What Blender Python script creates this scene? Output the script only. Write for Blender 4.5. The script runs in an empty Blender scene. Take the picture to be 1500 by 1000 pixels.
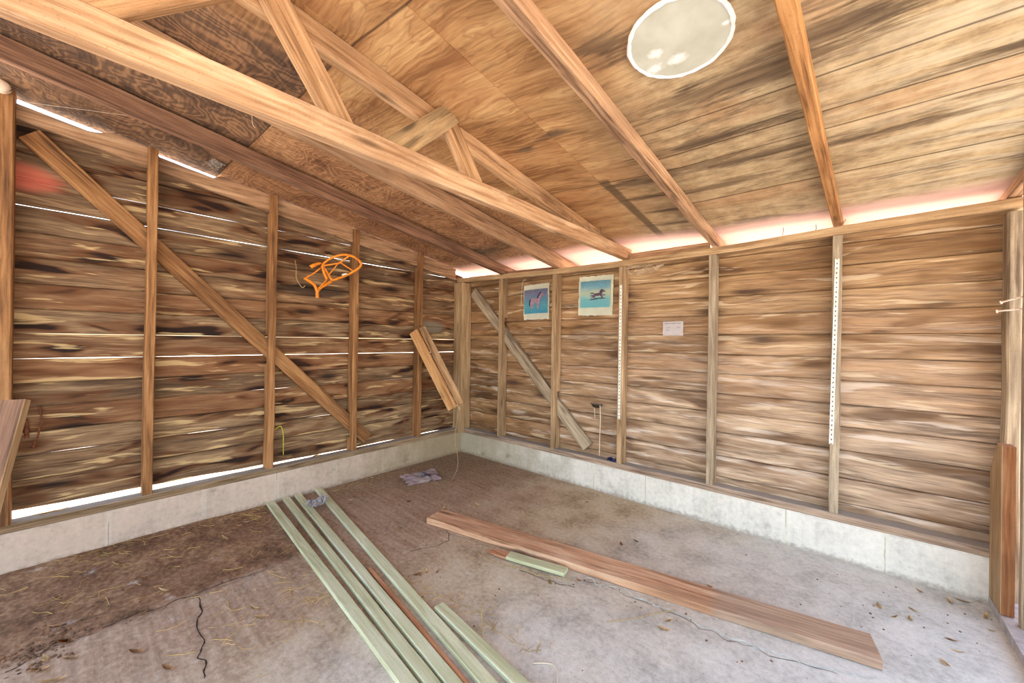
import bpy, bmesh, math, random
from mathutils import Vector, Matrix, noise
C = bpy.context.scene.collection
rnd = random.Random(7)
V = Vector

# ------------------------------------------------------------------ camera constants (photo 1500x1000)
FPX, YAW, ROLL = 566.0, 0.7106, 0.0118
CAM = V((2.9969, -2.6933, 1.1424))
F_ = V((-math.sin(YAW), math.cos(YAW), 0)); R0 = V((math.cos(YAW), math.sin(YAW), 0)); U0 = V((0, 0, 1))
R_ = R0*math.cos(ROLL)+U0*math.sin(ROLL); U_ = -R0*math.sin(ROLL)+U0*math.cos(ROLL)

def ray(u, v): return F_+R_*((u-750)/FPX)-U_*((v-500)/FPX)
def at(u, v, ax, val):
    d = ray(u, v); return CAM+d*((val-CAM[ax])/d[ax])

# ------------------------------------------------------------------ roof surface
RX = [-.4, -.1, .57, 1.7, 2.37, 3.95]; RA = [1.885, 1.885, 1.883, 1.895, 1.855, 1.855]; RS = [.153, .153, .142, .128, .108, .104]
def interp(x, X, Y):
    if x <= X[0]: return Y[0]
    for i in range(len(X)-1):
        if x <= X[i+1]: return Y[i]+(Y[i+1]-Y[i])*(x-X[i])/(X[i+1]-X[i])
    return Y[-1]
def zr(x, y): return interp(x, RX, RA)-interp(x, RX, RS)*y
def roof_at(u, v):
    d = ray(u, v); lo, hi = .2, 12
    for _ in range(50):
        m = (lo+hi)/2; p = CAM+d*m
        if p.z > zr(p.x, p.y): hi = m
        else: lo = m
    return CAM+d*lo

# ------------------------------------------------------------------ floor height
def smooth(a, b, t):
    t = max(0, min(1, (t-a)/(b-a))); return t*t*(3-2*t)
def edge_x(y): return .80+.03*math.sin(y*5.0)+.02*noise.noise(V((y*7, 3, 0)))
def fz(x, y):
    n = noise.noise(V((x*2.3, y*2.3, 0)))*.0022+noise.noise(V((x*9, y*9, 4)))*.0012
    dirt = (1-smooth(-.015, .03, x-edge_x(y)))*smooth(1.55, 1.9, -y)
    bank = (1-smooth(0, .55, x))*smooth(1.5, 2.3, -y)
    return n*(1-dirt)+dirt*(-.009+noise.noise(V((x*5, y*5, 9)))*.006+noise.noise(V((x*16, y*16, 2)))*.004)+bank*.028

# ------------------------------------------------------------------ node helper
class M:
    def __init__(s, name, rough=.85):
        s.m = bpy.data.materials.new(name); s.m.use_nodes = True
        s.t = s.m.node_tree; s.N = s.t.nodes; s.L = s.t.links
        s.b = s.N['Principled BSDF']; s.b.inputs['Roughness'].default_value = rough
        s.b.inputs['Specular IOR Level'].default_value = .25
        s.co = s.N.new('ShaderNodeTexCoord').outputs['Object']
    def lk(s, a, b):
        if isinstance(a, bpy.types.NodeSocket): s.L.new(a, b)
        else: b.default_value = a
    def math(s, op, a, b=0.0, c=None, clamp=False):
        n = s.N.new('ShaderNodeMath'); n.operation = op; n.use_clamp = clamp
        s.lk(a, n.inputs[0]); s.lk(b, n.inputs[1])
        if c is not None: s.lk(c, n.inputs[2])
        return n.outputs[0]
    def sep(s, v):
        n = s.N.new('ShaderNodeSeparateXYZ'); s.lk(v, n.inputs[0]); return n.outputs
    def comb(s, x, y, z):
        n = s.N.new('ShaderNodeCombineXYZ')
        for i, a in enumerate((x, y, z)): s.lk(a, n.inputs[i])
        return n.outputs[0]
    def vadd(s, a, b):
        n = s.N.new('ShaderNodeVectorMath'); n.operation = 'ADD'; s.lk(a, n.inputs[0]); s.lk(b, n.inputs[1]); return n.outputs[0]
    def vscale(s, a, k):
        n = s.N.new('ShaderNodeVectorMath'); n.operation = 'SCALE'; s.lk(a, n.inputs[0]); s.lk(k, n.inputs['Scale']); return n.outputs[0]
    def vmul(s, a, k):
        n = s.N.new('ShaderNodeVectorMath'); n.operation = 'MULTIPLY'; s.lk(a, n.inputs[0]); s.lk(k, n.inputs[1]); return n.outputs[0]
    def noise(s, v, scale=1.0, detail=4, rough=.55, dist=0.0, col=False):
        n = s.N.new('ShaderNodeTexNoise'); s.lk(v, n.inputs['Vector']); n.inputs['Scale'].default_value = scale
        n.inputs['Detail'].default_value = detail; n.inputs['Roughness'].default_value = rough; n.inputs['Distortion'].default_value = dist
        return n.outputs['Color'] if col else n.outputs['Fac']
    def voro(s, v, scale=1.0, out='Distance', rnd=1.0):
        n = s.N.new('ShaderNodeTexVoronoi'); s.lk(v, n.inputs['Vector']); n.inputs['Scale'].default_value = scale
        n.inputs['Randomness'].default_value = rnd
        return n.outputs[out]
    def step(s, v, a, b):
        n = s.N.new('ShaderNodeMapRange'); n.interpolation_type = 'SMOOTHSTEP'
        s.lk(v, n.inputs[0]); n.inputs[1].default_value = a; n.inputs[2].default_value = b
        n.inputs[3].default_value = 0; n.inputs[4].default_value = 1; return n.outputs[0]
    def mix(s, f, a, b, mode='MIX'):
        n = s.N.new('ShaderNodeMix'); n.data_type = 'RGBA'; n.blend_type = mode
        s.lk(f, n.inputs[0])
        s.lk(a if not isinstance(a, tuple) else col(a), n.inputs[6]); s.lk(b if not isinstance(b, tuple) else col(b), n.inputs[7])
        return n.outputs[2]
    def ramp(s, f, stops):
        n = s.N.new('ShaderNodeValToRGB'); e = n.color_ramp.elements
        while len(e) < len(stops): e.new(.5)
        for i, (p, c) in enumerate(stops): e[i].position = p; e[i].color = col(c)
        s.lk(f, n.inputs[0]); return n.outputs[0]
    def blob(s, x, y, cx, cy, rx, ry, pert, soft=.35):
        a = s.math('DIVIDE', s.math('SUBTRACT', x, cx), rx); b = s.math('DIVIDE', s.math('SUBTRACT', y, cy), ry)
        d = s.math('SQRT', s.math('ADD', s.math('MULTIPLY', a, a), s.math('MULTIPLY', b, b)))
        d = s.math('ADD', d, pert)
        return s.math('SUBTRACT', 1.0, s.step(d, 1-soft, 1+soft*.4))
    def bump(s, h, strength=.4, dist=.004):
        n = s.N.new('ShaderNodeBump'); s.lk(h, n.inputs['Height']); n.inputs['Strength'].default_value = strength; n.inputs['Distance'].default_value = dist
        s.L.new(n.outputs[0], s.b.inputs['Normal'])
    def out(s, c): s.lk(c, s.b.inputs['Base Color']); return s.m
def lin(c): c /= 255; return c/12.92 if c <= .04045 else ((c+.055)/1.055)**2.4
def col(c):
    if len(c) == 4: return c
    return (lin(c[0]), lin(c[1]), lin(c[2]), 1)

def plain(name, c, rough=.7, var=.12, scale=30, metal=0):
    m = M(name, rough); n = m.noise(m.co, scale, 3)
    d = tuple(max(0, x*(1-var)) for x in c); l = tuple(min(255, x*(1+var)) for x in c)
    m.b.inputs['Metallic'].default_value = metal
    return m.out(m.ramp(n, [(.3, d), (.7, l)]))

def lumber(name, dark, mid, light, stain=.35, pale=.2, knots=.5, red=None):
    """grain runs along local X"""
    m = M(name, .8)
    oi = m.N.new('ShaderNodeObjectInfo')
    p = m.vadd(m.co, m.vscale(m.comb(17.3, 5.1, 9.7), oi.outputs['Random']))
    x, y, z = m.sep(p)
    warp = m.noise(m.vmul(p, (1.5, 6, 6)), 1, 2, col=True)
    pw = m.vadd(p, m.vmul(m.vadd(warp, (-.5, -.5, -.5)), (.0, .03, .03)))
    fine = m.noise(m.vmul(pw, (3.5, 95, 95)), 1, 4, .6)
    med = m.noise(m.vmul(pw, (1.6, 22, 22)), 1, 4, .6)
    big = m.noise(m.vmul(p, (1.8, 5, 5)), 1, 3, .6)
    base = m.ramp(m.math('ADD', m.math('MULTIPLY', fine, .45), m.math('MULTIPLY', med, .55)), [(.38, dark), (.5, mid), (.62, light)])
    base = m.mix(m.math('MULTIPLY', m.step(m.math('ADD', big, m.math('MULTIPLY', m.math('SUBTRACT', med, .5), .5)), .46, .68), stain), base, dark)
    ps = m.noise(m.vmul(pw, (2.2, 14, 14)), 1, 5, .65)
    base = m.mix(m.math('MULTIPLY', m.step(ps, .54, .68), pale), base, tuple(min(255, c+38) for c in light))
    kd = m.voro(m.vmul(p, (2.6, 11, 11)), 1)
    base = m.mix(m.math('MULTIPLY', m.math('SUBTRACT', 1.0, m.step(kd, .05, .2)), knots), base, tuple(c*.45 for c in dark))
    speck = m.noise(p, 160, 2)
    base = m.mix(m.math('MULTIPLY', m.step(speck, .6, .72), .25), base, tuple(c*.6 for c in dark))
    if red: base = m.mix(m.math('MULTIPLY', m.step(m.sep(m.co)[0], *red[1]), .7), base, m.mix(1.0, red[0], m.ramp(fine, [(.35, (200, 200, 200)), (.65, (255, 255, 255))]), 'MULTIPLY'))
    m.bump(m.math('ADD', fine, m.math('MULTIPLY', med, .6)), .45, .003)
    return m.out(base)

def dusty(mt, c=(168, 164, 162), amt=.85):
    t = mt.node_tree; b = t.nodes['Principled BSDF']; src = b.inputs['Base Color'].links[0].from_socket
    g = t.nodes.new('ShaderNodeNewGeometry'); sp = t.nodes.new('ShaderNodeSeparateXYZ'); t.links.new(g.outputs['True Normal'], sp.inputs[0])
    r = t.nodes.new('ShaderNodeMapRange'); t.links.new(sp.outputs[2], r.inputs[0]); r.inputs[1].default_value = .6; r.inputs[2].default_value = .9; r.inputs[4].default_value = amt
    x = t.nodes.new('ShaderNodeMix'); x.data_type = 'RGBA'; t.links.new(r.outputs[0], x.inputs[0]); t.links.new(src, x.inputs[6]); x.inputs[7].default_value = col(c)
    t.links.new(x.outputs[2], b.inputs['Base Color']); return mt

def wallwood(name, axis, cols, dark_amt, flame_amt, knot_amt, bleach=None, patches=()):
    """boards: length along world axis, across = z"""
    m = M(name, .88)
    geo = m.N.new('ShaderNodeNewGeometry'); r = geo.outputs['Random Per Island']
    X = m.sep(m.co)
    l, t = (X[0], X[1]) if axis == 0 else (X[1], X[0])
    zz = X[2]
    l2 = m.math('ADD', l, m.math('MULTIPLY', r, 31.0)); z2 = m.math('ADD', zz, m.math('MULTIPLY', r, 13.0))
    p = m.comb(l2, z2, t)
    w1 = m.noise(m.vmul(p, (2.0, 7, 1)), 1, 3, col=True)
    pw = m.vadd(p, m.vmul(m.vadd(w1, (-.5, -.5, -.5)), (.10, .06, 0)))
    fine = m.noise(m.vmul(pw, (6, 150, 10)), 1, 4, .65)
    med = m.noise(m.vmul(pw, (2.6, 32, 5)), 1, 5, .62)
    broad = m.noise(m.vmul(p, (.9, 5, 1)), 1, 3, .6)
    g = m.math('ADD', m.math('MULTIPLY', fine, .35), m.math('ADD', m.math('MULTIPLY', med, .45), m.math('MULTIPLY', broad, .2)))
    dark, mid, light, burnt, blk, flame = cols
    feather = m.math('ADD', m.math('MULTIPLY', m.math('SUBTRACT', fine, .5), .30), m.math('MULTIPLY', m.math('SUBTRACT', med, .5), .30))
    c = m.ramp(g, [(.40, dark), (.5, mid), (.60, light)])
    bt = m.math('ADD', r, m.math('MULTIPLY', m.math('SUBTRACT', broad, .5), 1.2))
    c = m.mix(m.math('MULTIPLY', m.step(bt, .5, 1.0), .42), c, burnt)
    c = m.mix(m.math('MULTIPLY', m.math('SUBTRACT', 1.0, m.step(bt, .0, .35)), .35), c, dark)
    if bleach:
        f = m.math('ADD', zz, m.math('MULTIPLY', m.math('SUBTRACT', med, .5), 1.6))
        f = m.math('SUBTRACT', 1.0, m.step(f, *bleach[1]))
        f = m.math('MULTIPLY', f, m.step(l, *bleach[2]))
        c = m.mix(m.math('MULTIPLY', f, bleach[3]), c, m.ramp(g, [(.40, tuple(v*.66 for v in bleach[0])), (.5, bleach[0]), (.60, tuple(min(255, v*1.18) for v in bleach[0]))]))
        ws = m.math('ADD', m.noise(m.vmul(m.vadd(pw, (3, 7, 0)), (2.2, 22, 1)), 1, 3, .5), m.math('MULTIPLY', feather, .7))
        c = m.mix(m.math('MULTIPLY', m.step(ws, .56, .66), m.math('MULTIPLY', m.math('SUBTRACT', 1.0, m.step(zz, .5, 1.6)), .8)), c, (224, 206, 192))
        cs = m.math('ADD', m.noise(m.vmul(m.vadd(pw, (23, 5, 0)), (1.6, 10, 1)), 1, 3, .5), feather)
        c = m.mix(m.math('MULTIPLY', m.step(cs, .42, .60), m.math('MULTIPLY', m.math('SUBTRACT', 1.0, m.step(l, .3, 2.0)), .62)), c, (104, 74, 50))  # brown stains toward the corner, with some corner shade painted in
        bs = m.math('ADD', m.noise(m.vmul(m.vadd(pw, (13, 2, 0)), (1.8, 16, 1)), 1, 3, .5), m.math('MULTIPLY', feather, .8))
        c = m.mix(m.math('MULTIPLY', m.step(bs, .53, .68), .6), c, tuple(v*.72 for v in burnt))
    # lens shaped stains feathered along the grain
    s1 = m.math('ADD', m.noise(m.vmul(pw, (2.7, 12, 1)), 1, 2, .5, .5), m.math('MULTIPLY', feather, .6))
    halo = m.step(s1, .51, .62); core = m.step(s1, .60, .69)
    c = m.mix(m.math('MULTIPLY', halo, dark_amt*.8), c, tuple(v*.7 for v in burnt))
    c = m.mix(m.math('MULTIPLY', core, dark_amt), c, blk)
    fl = m.math('ADD', m.noise(m.vmul(m.vadd(pw, (9.1, 4.4, 0)), (2.6, 29, 1)), 1, 3, .5, .6), m.math('MULTIPLY', feather, .5))
    c = m.mix(m.math('MULTIPLY', m.step(fl, .59, .67), flame_amt), c, flame)
    kd = m.math('ADD', m.voro(m.vmul(pw, (1.7, 7.5, 1)), 1), m.math('MULTIPLY', feather, .5))
    c = m.mix(m.math('MULTIPLY', m.math('SUBTRACT', 1.0, m.step(kd, .12, .42)), knot_amt*.6), c, tuple(v*.6 for v in burnt))
    c = m.mix(m.math('MULTIPLY', m.math('SUBTRACT', 1.0, m.step(kd, .05, .22)), knot_amt), c, blk)
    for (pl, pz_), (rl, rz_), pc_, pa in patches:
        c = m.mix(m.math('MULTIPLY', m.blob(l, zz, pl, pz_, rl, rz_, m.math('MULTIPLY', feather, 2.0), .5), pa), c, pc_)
    m.bump(m.math('ADD', fine, med), .6, .003)
    return m.out(c)

# ------------------------------------------------------------------ object helpers
def link(name, bm, mats, parent=None, loc=None, smooth_=False, mw=None):
    me = bpy.data.meshes.new(name); bmesh.ops.recalc_face_normals(bm, faces=bm.faces); bm.to_mesh(me); bm.free()
    for mt in (mats if isinstance(mats, (list, tuple)) else [mats]): me.materials.append(mt)
    if smooth_:
        for p in me.polygons: p.use_smooth = True
    o = bpy.data.objects.new(name, me); C.objects.link(o)
    if parent: o.parent = parent
    if mw is not None: o.matrix_local = mw
    elif loc is not None: o.location = loc
    return o
def tag(o, label, cat, group=None, kind=None):
    o['label'] = label; o['category'] = cat
    if group: o['group'] = group
    if kind: o['kind'] = kind
    return o
def struct(o): o['kind'] = 'structure'; return o
def empty(name, loc, label, cat, group=None):
    o = bpy.data.objects.new(name, None); C.objects.link(o); o.location = loc; o.empty_display_size = .05
    return tag(o, label, cat, group)

def box(bm, lo, hi, mat=0):
    vs = [bm.verts.new((x, y, z)) for x in (lo[0], hi[0]) for y in (lo[1], hi[1]) for z in (lo[2], hi[2])]
    fs = [(0, 1, 3, 2), (4, 6, 7, 5), (0, 4, 5, 1), (2, 3, 7, 6), (0, 2, 6, 4), (1, 5, 7, 3)]
    out = []
    for f in fs:
        F = bm.faces.new([vs[i] for i in f]); F.material_index = mat; out.append(F)
    return vs

def loft(bm, sections, mat=0, cap=True):
    rings = [[bm.verts.new(p) for p in s] for s in sections]
    n = len(rings[0])
    for a, b in zip(rings, rings[1:]):
        for i in range(n): bm.faces.new((a[i], a[(i+1) % n], b[(i+1) % n], b[i])).material_index = mat
    if cap:
        bm.faces.new(list(reversed(rings[0]))).material_index = mat; bm.faces.new(rings[-1]).material_index = mat
    return rings

def frame(p0, p1, up):
    x = (p1-p0).normalized(); y = up.cross(x).normalized(); z = x.cross(y)
    return Matrix(((x.x, y.x, z.x), (x.y, y.y, z.y), (x.z, y.z, z.z))).to_4x4()

def beam_bm(L, w, h, ch=.003, warp=.0012, seed=0, cut0=0.0, cut1=0.0, bow=0.0):
    """box along local X, centred; cut0/cut1 slope the ends: x shift per local z"""
    bm = bmesh.new(); n = max(3, int(L/.07)); secs = []
    for i in range(n+1):
        t = i/n; x = -L/2+L*t; k = math.sin(math.pi*t)*bow
        oy = noise.noise(V((x*3, seed*7.1, 0)))*warp*2; oz = noise.noise(V((x*3, seed*7.1, 5)))*warp*2
        hw = w/2+noise.noise(V((x*9, seed, 8)))*warp; hh = h/2+noise.noise(V((x*9, seed, 12)))*warp
        pts = [(hw-ch, hh), (hw, hh-ch), (hw, -hh+ch), (hw-ch, -hh), (-hw+ch, -hh), (-hw, -hh+ch), (-hw, hh-ch), (-hw+ch, hh)]
        sl = cut0*(1-t)+cut1*t
        secs.append([(x+sl*b, a+oy, b+oz+k) for a, b in pts])
    loft(bm, secs); return bm

_seed = [0]
def beam(name, p0, p1, w, h, mat, up=V((0, 0, 1)), parent=None, edge=False, **k):
    """centre line p0->p1; w sideways, h along up"""
    p0, p1 = V(p0), V(p1); _seed[0] += 1
    bm = beam_bm((p1-p0).length, w, h, seed=_seed[0], **k)
    if edge:
        bm.normal_update()
        for f in bm.faces:
            if abs(f.normal.y) > .6: f.material_index = 1
    mw = Matrix.Translation((p0+p1)/2) @ frame(p0, p1, V(up))
    if parent: mw = Matrix.Translation(-parent.location) @ mw
    return link(name, bm, mat, parent, mw=mw)

def tube_bm(bm, pts, r, seg=8, closed=False, mat=0):
    pts = [V(p) for p in pts]; n = len(pts); rings = []
    prev = None
    for i, p in enumerate(pts):
        if closed: d = pts[(i+1) % n]-pts[i-1]
        else: d = pts[min(i+1, n-1)]-pts[max(i-1, 0)]
        d.normalize()
        if prev is None: a = d.orthogonal().normalized()
        else: a = (prev-d*prev.dot(d)).normalized()
        prev = a; b = d.cross(a); rr = r[i] if isinstance(r, list) else r
        rings.append([bm.verts.new(p+(a*math.cos(2*math.pi*j/seg)+b*math.sin(2*math.pi*j/seg))*rr) for j in range(seg)])
    m = n if closed else n-1
    for i in range(m):
        A, B = rings[i], rings[(i+1) % n]
        for j in range(seg): bm.faces.new((A[j], A[(j+1) % seg], B[(j+1) % seg], B[j])).material_index = mat
    if not closed:
        bm.faces.new(list(reversed(rings[0]))).material_index = mat; bm.faces.new(rings[-1]).material_index = mat
def spline(pts, k=6, closed=False):
    pts = [V(p) for p in pts]; out = []; n = len(pts)
    rng = range(n) if closed else range(n-1)
    for i in rng:
        a = pts[i-1] if (closed or i > 0) else pts[0]; b = pts[i]; c = pts[(i+1) % n]; d = pts[(i+2) % n] if closed else pts[min(i+2, n-1)]
        for j in range(k):
            t = j/k
            out.append(.5*((2*b)+(c-a)*t+(2*a-5*b+4*c-d)*t*t+(3*b-a-3*c+d)*t**3))
    if not closed: out.append(pts[-1])
    return out
def tube(name, pts, r, mat, parent=None, seg=8, closed=False, smooth_pts=6):
    bm = bmesh.new(); P = spline(pts, smooth_pts, closed) if smooth_pts else [V(p) for p in pts]
    org = parent.location if parent else P[0].copy()
    tube_bm(bm, [p-org for p in P], r, seg, closed)
    return link(name, bm, mat, parent, loc=(0, 0, 0) if parent else org, smooth_=True)

# ------------------------------------------------------------------ materials
MAT = {}
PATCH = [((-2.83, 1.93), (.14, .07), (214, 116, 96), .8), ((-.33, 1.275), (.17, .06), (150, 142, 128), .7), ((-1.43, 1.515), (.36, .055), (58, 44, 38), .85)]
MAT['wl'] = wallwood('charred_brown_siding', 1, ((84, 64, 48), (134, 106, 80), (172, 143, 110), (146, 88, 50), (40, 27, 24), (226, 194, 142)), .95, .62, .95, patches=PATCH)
MAT['wr'] = wallwood('weathered_pink_brown_siding', 0, ((112, 82, 56), (164, 128, 92), (198, 164, 124), (164, 112, 66), (72, 52, 44), (230, 206, 174)), .5, .45, .8,
    bleach=((186, 162, 142), (.5, 1.7), (.2, 2.4), .75))
MAT['stud_l'] = lumber('orange_brown_stud_wood', (96, 64, 40), (152, 106, 66), (186, 138, 92), .45, .1, .6)
MAT['stud_r'] = lumber('tan_stud_wood', (116, 90, 66), (172, 140, 106), (206, 174, 136), .45, .2, .6)
MAT['grey_r'] = lumber('greyed_stud_wood', (112, 94, 78), (166, 146, 122), (202, 182, 156), .45, .25, .5)
MAT['tie'] = lumber('pale_golden_beam_wood', (138, 100, 70), (188, 146, 108), (216, 180, 144), .42, .45, .6)
MAT['chord'] = lumber('golden_brown_truss_wood', (116, 84, 58), (180, 138, 98), (212, 172, 130), .45, .25, .5)
MAT['grayplank'] = lumber('mould_speckled_plank_wood', (112, 92, 68), (176, 144, 104), (204, 174, 130), .55, .3, .7)
MAT['raft_d'] = lumber('dark_red_brown_rafter_wood', (80, 56, 44), (134, 98, 76), (170, 128, 100), .5, .15, .4)
MAT['raft_o'] = lumber('orange_rafter_wood', (120, 80, 46), (186, 132, 80), (210, 158, 104), .4, .1, .5)
MAT['raft_m'] = lumber('brown_rafter_wood', (114, 84, 62), (180, 140, 106), (208, 170, 134), .5, .2, .4)
MAT['plate'] = lumber('dusty_plate_wood', (134, 104, 74), (184, 150, 112), (206, 178, 140), .4, .25, .4)
MAT['plate_dirty'] = lumber('rotted_sill_wood', (96, 76, 56), (150, 124, 96), (182, 156, 126), .5, .25, .4)
MAT['plate_dirty2'] = lumber('weathered_sill_wood', (112, 90, 76), (172, 146, 126), (200, 176, 154), .5, .3, .4)
dusty(MAT['plate_dirty']); dusty(MAT['plate_dirty2'])
MAT['green'] = lumber('pale_green_painted_wood', (178, 178, 140), (202, 203, 166), (218, 219, 192), .25, .3, .12)
MAT['redboard'] = lumber('red_brown_board_wood', (140, 100, 74), (206, 158, 124), (226, 188, 158), .5, .35, .5, red=((186, 160, 140), (.50, .56)))
MAT['lath'] = lumber('orange_lath_wood', (150, 96, 66), (196, 140, 104), (214, 164, 130), .3, .2, .3)
MAT['rackwood'] = lumber('honey_rack_wood', (136, 92, 56), (190, 138, 88), (214, 168, 120), .4, .2, .4)
MAT['redwood'] = lumber('redwood_block_wood', (108, 70, 46), (156, 104, 68), (184, 136, 98), .5, .1, .7)
MAT['dust'] = plain('grey_dust', (150, 146, 146))
MAT['orange'] = plain('orange_enamel', (232, 136, 40), .45, .12, 60)
MAT['rust'] = plain('rusty_iron', (112, 66, 46), .8, .3, 80)
MAT['nail'] = plain('dull_nail_steel', (110, 84, 66), .6, .2, 90)
MAT['palenail'] = plain('pale_spike_steel', (226, 206, 190), .5, .1, 90)
MAT['porcelain'] = plain('cream_porcelain', (236, 214, 190), .25, .04)
MAT['paper'] = plain('cream_paper', (252, 247, 228), .8, .03, 12)
MAT['white_paper'] = plain('lilac_white_paper', (232, 222, 222), .8, .03, 14)
MAT['ink'] = plain('grey_ink', (120, 110, 130), .8)
MAT['dark'] = plain('black_plastic', (52, 46, 40), .5)
MAT['cord'] = plain('dirty_white_cord', (224, 210, 186), .8, .06, 120)
MAT['twine'] = plain('tan_twine', (176, 150, 112), .9, .15, 120)
MAT['blue'] = plain('dark_blue_plastic', (56, 60, 110), .5, .3)
MAT['leafg'] = plain('yellow_green_stem', (196, 196, 70), .6, .15)
MAT['web'] = plain('cobweb_grey', (196, 178, 160), .9, .1)
MAT['horse1'] = plain('brown_horse_print', (150, 122, 136), .8, .25, 200)
MAT['horse2'] = plain('dark_brown_horse_print', (92, 70, 84), .8, .3, 200)
MAT['mane'] = plain('dark_horse_print', (58, 48, 66), .8, .2, 200)
MAT['scrap'] = plain('papery_grey_scrap', (186, 172, 160), .9, .2, 40)
MAT['rim'] = plain('white_sealant', (244, 240, 236), .6, .03, 50)
MAT['roofing'] = plain('grey_roofing', (120, 112, 104), .9, .2, 6)

# leaves (two tones)
MAT['leaf'] = plain('tan_dry_leaf', (214, 184, 140), .8, .2, 60)
MAT['leaf2'] = plain('brown_dry_leaf', (178, 134, 94), .8, .25, 60)
MAT['straw'] = plain('straw', (190, 160, 100), .85, .25, 12)
MAT['debris'] = plain('dirt_debris', (112, 86, 66), .95, .35, 30)

def mat_ceiling():
    m = M('stained_roof_sheathing', .85)
    x, y, z = m.sep(m.co)
    geo = m.N.new('ShaderNodeNewGeometry'); r = geo.outputs['Random Per Island']
    p = m.comb(m.math('ADD', x, m.math('MULTIPLY', r, 9)), m.math('ADD', y, m.math('MULTIPLY', r, 5)), 0.0)
    # --- plywood figure
    w = m.noise(m.vmul(p, (1.6, 2.6, 1)), 1, 3, .5, col=True)
    pw = m.vadd(p, m.vmul(m.vadd(w, (-.5, -.5, -.5)), (.25, .16, 0)))
    fig = m.noise(m.vmul(pw, (1.7, 7, 1)), 1, 4, .55)
    lines = m.math('FRACT', m.math('MULTIPLY', fig, 9))
    lines = m.math('ABSOLUTE', m.math('SUBTRACT', lines, .5))
    fine = m.noise(m.vmul(pw, (6, 90, 1)), 1, 4, .6)
    med = m.noise(m.vmul(pw, (2, 20, 1)), 1, 5, .62)
    ply = m.ramp(m.math('ADD', m.math('MULTIPLY', fine, .4), m.math('MULTIPLY', fig, .6)), [(.38, (136, 96, 60)), (.5, (190, 144, 96)), (.62, (218, 178, 126))])
    ply = m.mix(m.math('MULTIPLY', m.step(lines, .34, .5), .35), ply, (140, 90, 58))
    sw = m.noise(m.vmul(p, (3.4, 2.6, 1)), 1, 2, .5, .9)
    lines2 = m.math('ABSOLUTE', m.math('SUBTRACT', m.math('FRACT', m.math('MULTIPLY', m.math('ADD', sw, m.math('MULTIPLY', fig, .25)), 17)), .5))
    # --- old boards on the right, beige with grey mould
    w2 = m.vadd(p, m.vmul(m.vadd(w, (-.5, -.5, -.5)), (.08, .03, 0)))
    bmed = m.noise(m.vmul(w2, (2.6, 15, 1)), 1, 6, .7); bfine = m.noise(m.vmul(w2, (8, 75, 1)), 1, 4, .65); mott = m.noise(p, 11, 6, .7)
    brd = m.ramp(m.math('ADD', m.math('MULTIPLY', bfine, .3), m.math('ADD', m.math('MULTIPLY', bmed, .3), m.math('MULTIPLY', mott, .4))), [(.38, (128, 104, 76)), (.5, (182, 156, 118)), (.62, (212, 190, 152))])
    wob = m.noise(m.vmul(p, (3, 3, 1)), 1, 3)
    fx = m.math('ADD', x, m.math('MULTIPLY', m.math('SUBTRACT', wob, .5), .2))
    right = m.step(m.math('ADD', fx, m.math('MULTIPLY', y, .35)), 1.55, 2.2)
    c = m.mix(right, ply, brd)
    # grey-green wash far right
    c = m.mix(m.math('MULTIPLY', m.step(fx, 2.6, 3.5), m.math('MULTIPLY', m.step(med, .4, .62), .55)), c, (206, 196, 172))
    c = m.mix(m.math('MULTIPLY', m.step(m.noise(m.vmul(p, (1.2, 2.4, 1)), 1, 3), .5, .68), .35), c, (178, 122, 80))
    # mould streaks along the boards
    ms = m.math('ADD', m.noise(m.vmul(w2, (1.8, 8, 1)), 1, 6, .7), m.math('MULTIPLY', m.math('SUBTRACT', bfine, .5), .5))
    msm = m.math('MULTIPLY', m.step(ms, .53, .66), m.math('ADD', .2, m.math('MULTIPLY', right, .5)))
    c = m.mix(msm, c, (92, 72, 54))
    # dark wet plywood to the left
    wobd = m.noise(m.vmul(p, (4, 4, 1)), 1, 4)
    dl = m.math('MULTIPLY', m.math('SUBTRACT', 1.0, m.step(m.math('ADD', x, m.math('MULTIPLY', wobd, .3)), 1.55, 1.85)), m.math('SUBTRACT', 1.0, m.step(y, -2.052, -2.045)))
    dk = m.ramp(m.math('ADD', m.math('MULTIPLY', fine, .3), m.math('ADD', m.math('MULTIPLY', m.step(lines2, .0, .5), .16), m.math('MULTIPLY', wobd, .52))), [(.28, (44, 34, 36)), (.47, (98, 74, 58)), (.66, (160, 120, 88))])
    c = m.mix(m.math('MULTIPLY', dl, .95), c, dk)
    dl2 = m.math('MULTIPLY', m.math('SUBTRACT', 1.0, m.step(fx, .9, 1.7)), m.step(y, -2.05, -2.04))
    rd = m.ramp(m.math('ADD', m.math('MULTIPLY', fine, .35), m.math('ADD', m.math('MULTIPLY', m.step(lines2, .0, .5), .17), m.math('MULTIPLY', wobd, .46))), [(.28, (84, 56, 42)), (.46, (150, 106, 76)), (.64, (194, 148, 108))])
    c = m.mix(m.math('MULTIPLY', dl2, .85), c, rd)
    # stains with their own outline: (x, y, rx, ry)
    pert = m.math('ADD', m.math('MULTIPLY', m.math('SUBTRACT', m.noise(m.vmul(p, (5, 22, 1)), 1, 5, .65), .5), 2.2), m.math('MULTIPLY', m.math('SUBTRACT', fine, .5), 1.6))
    st = None
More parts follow.
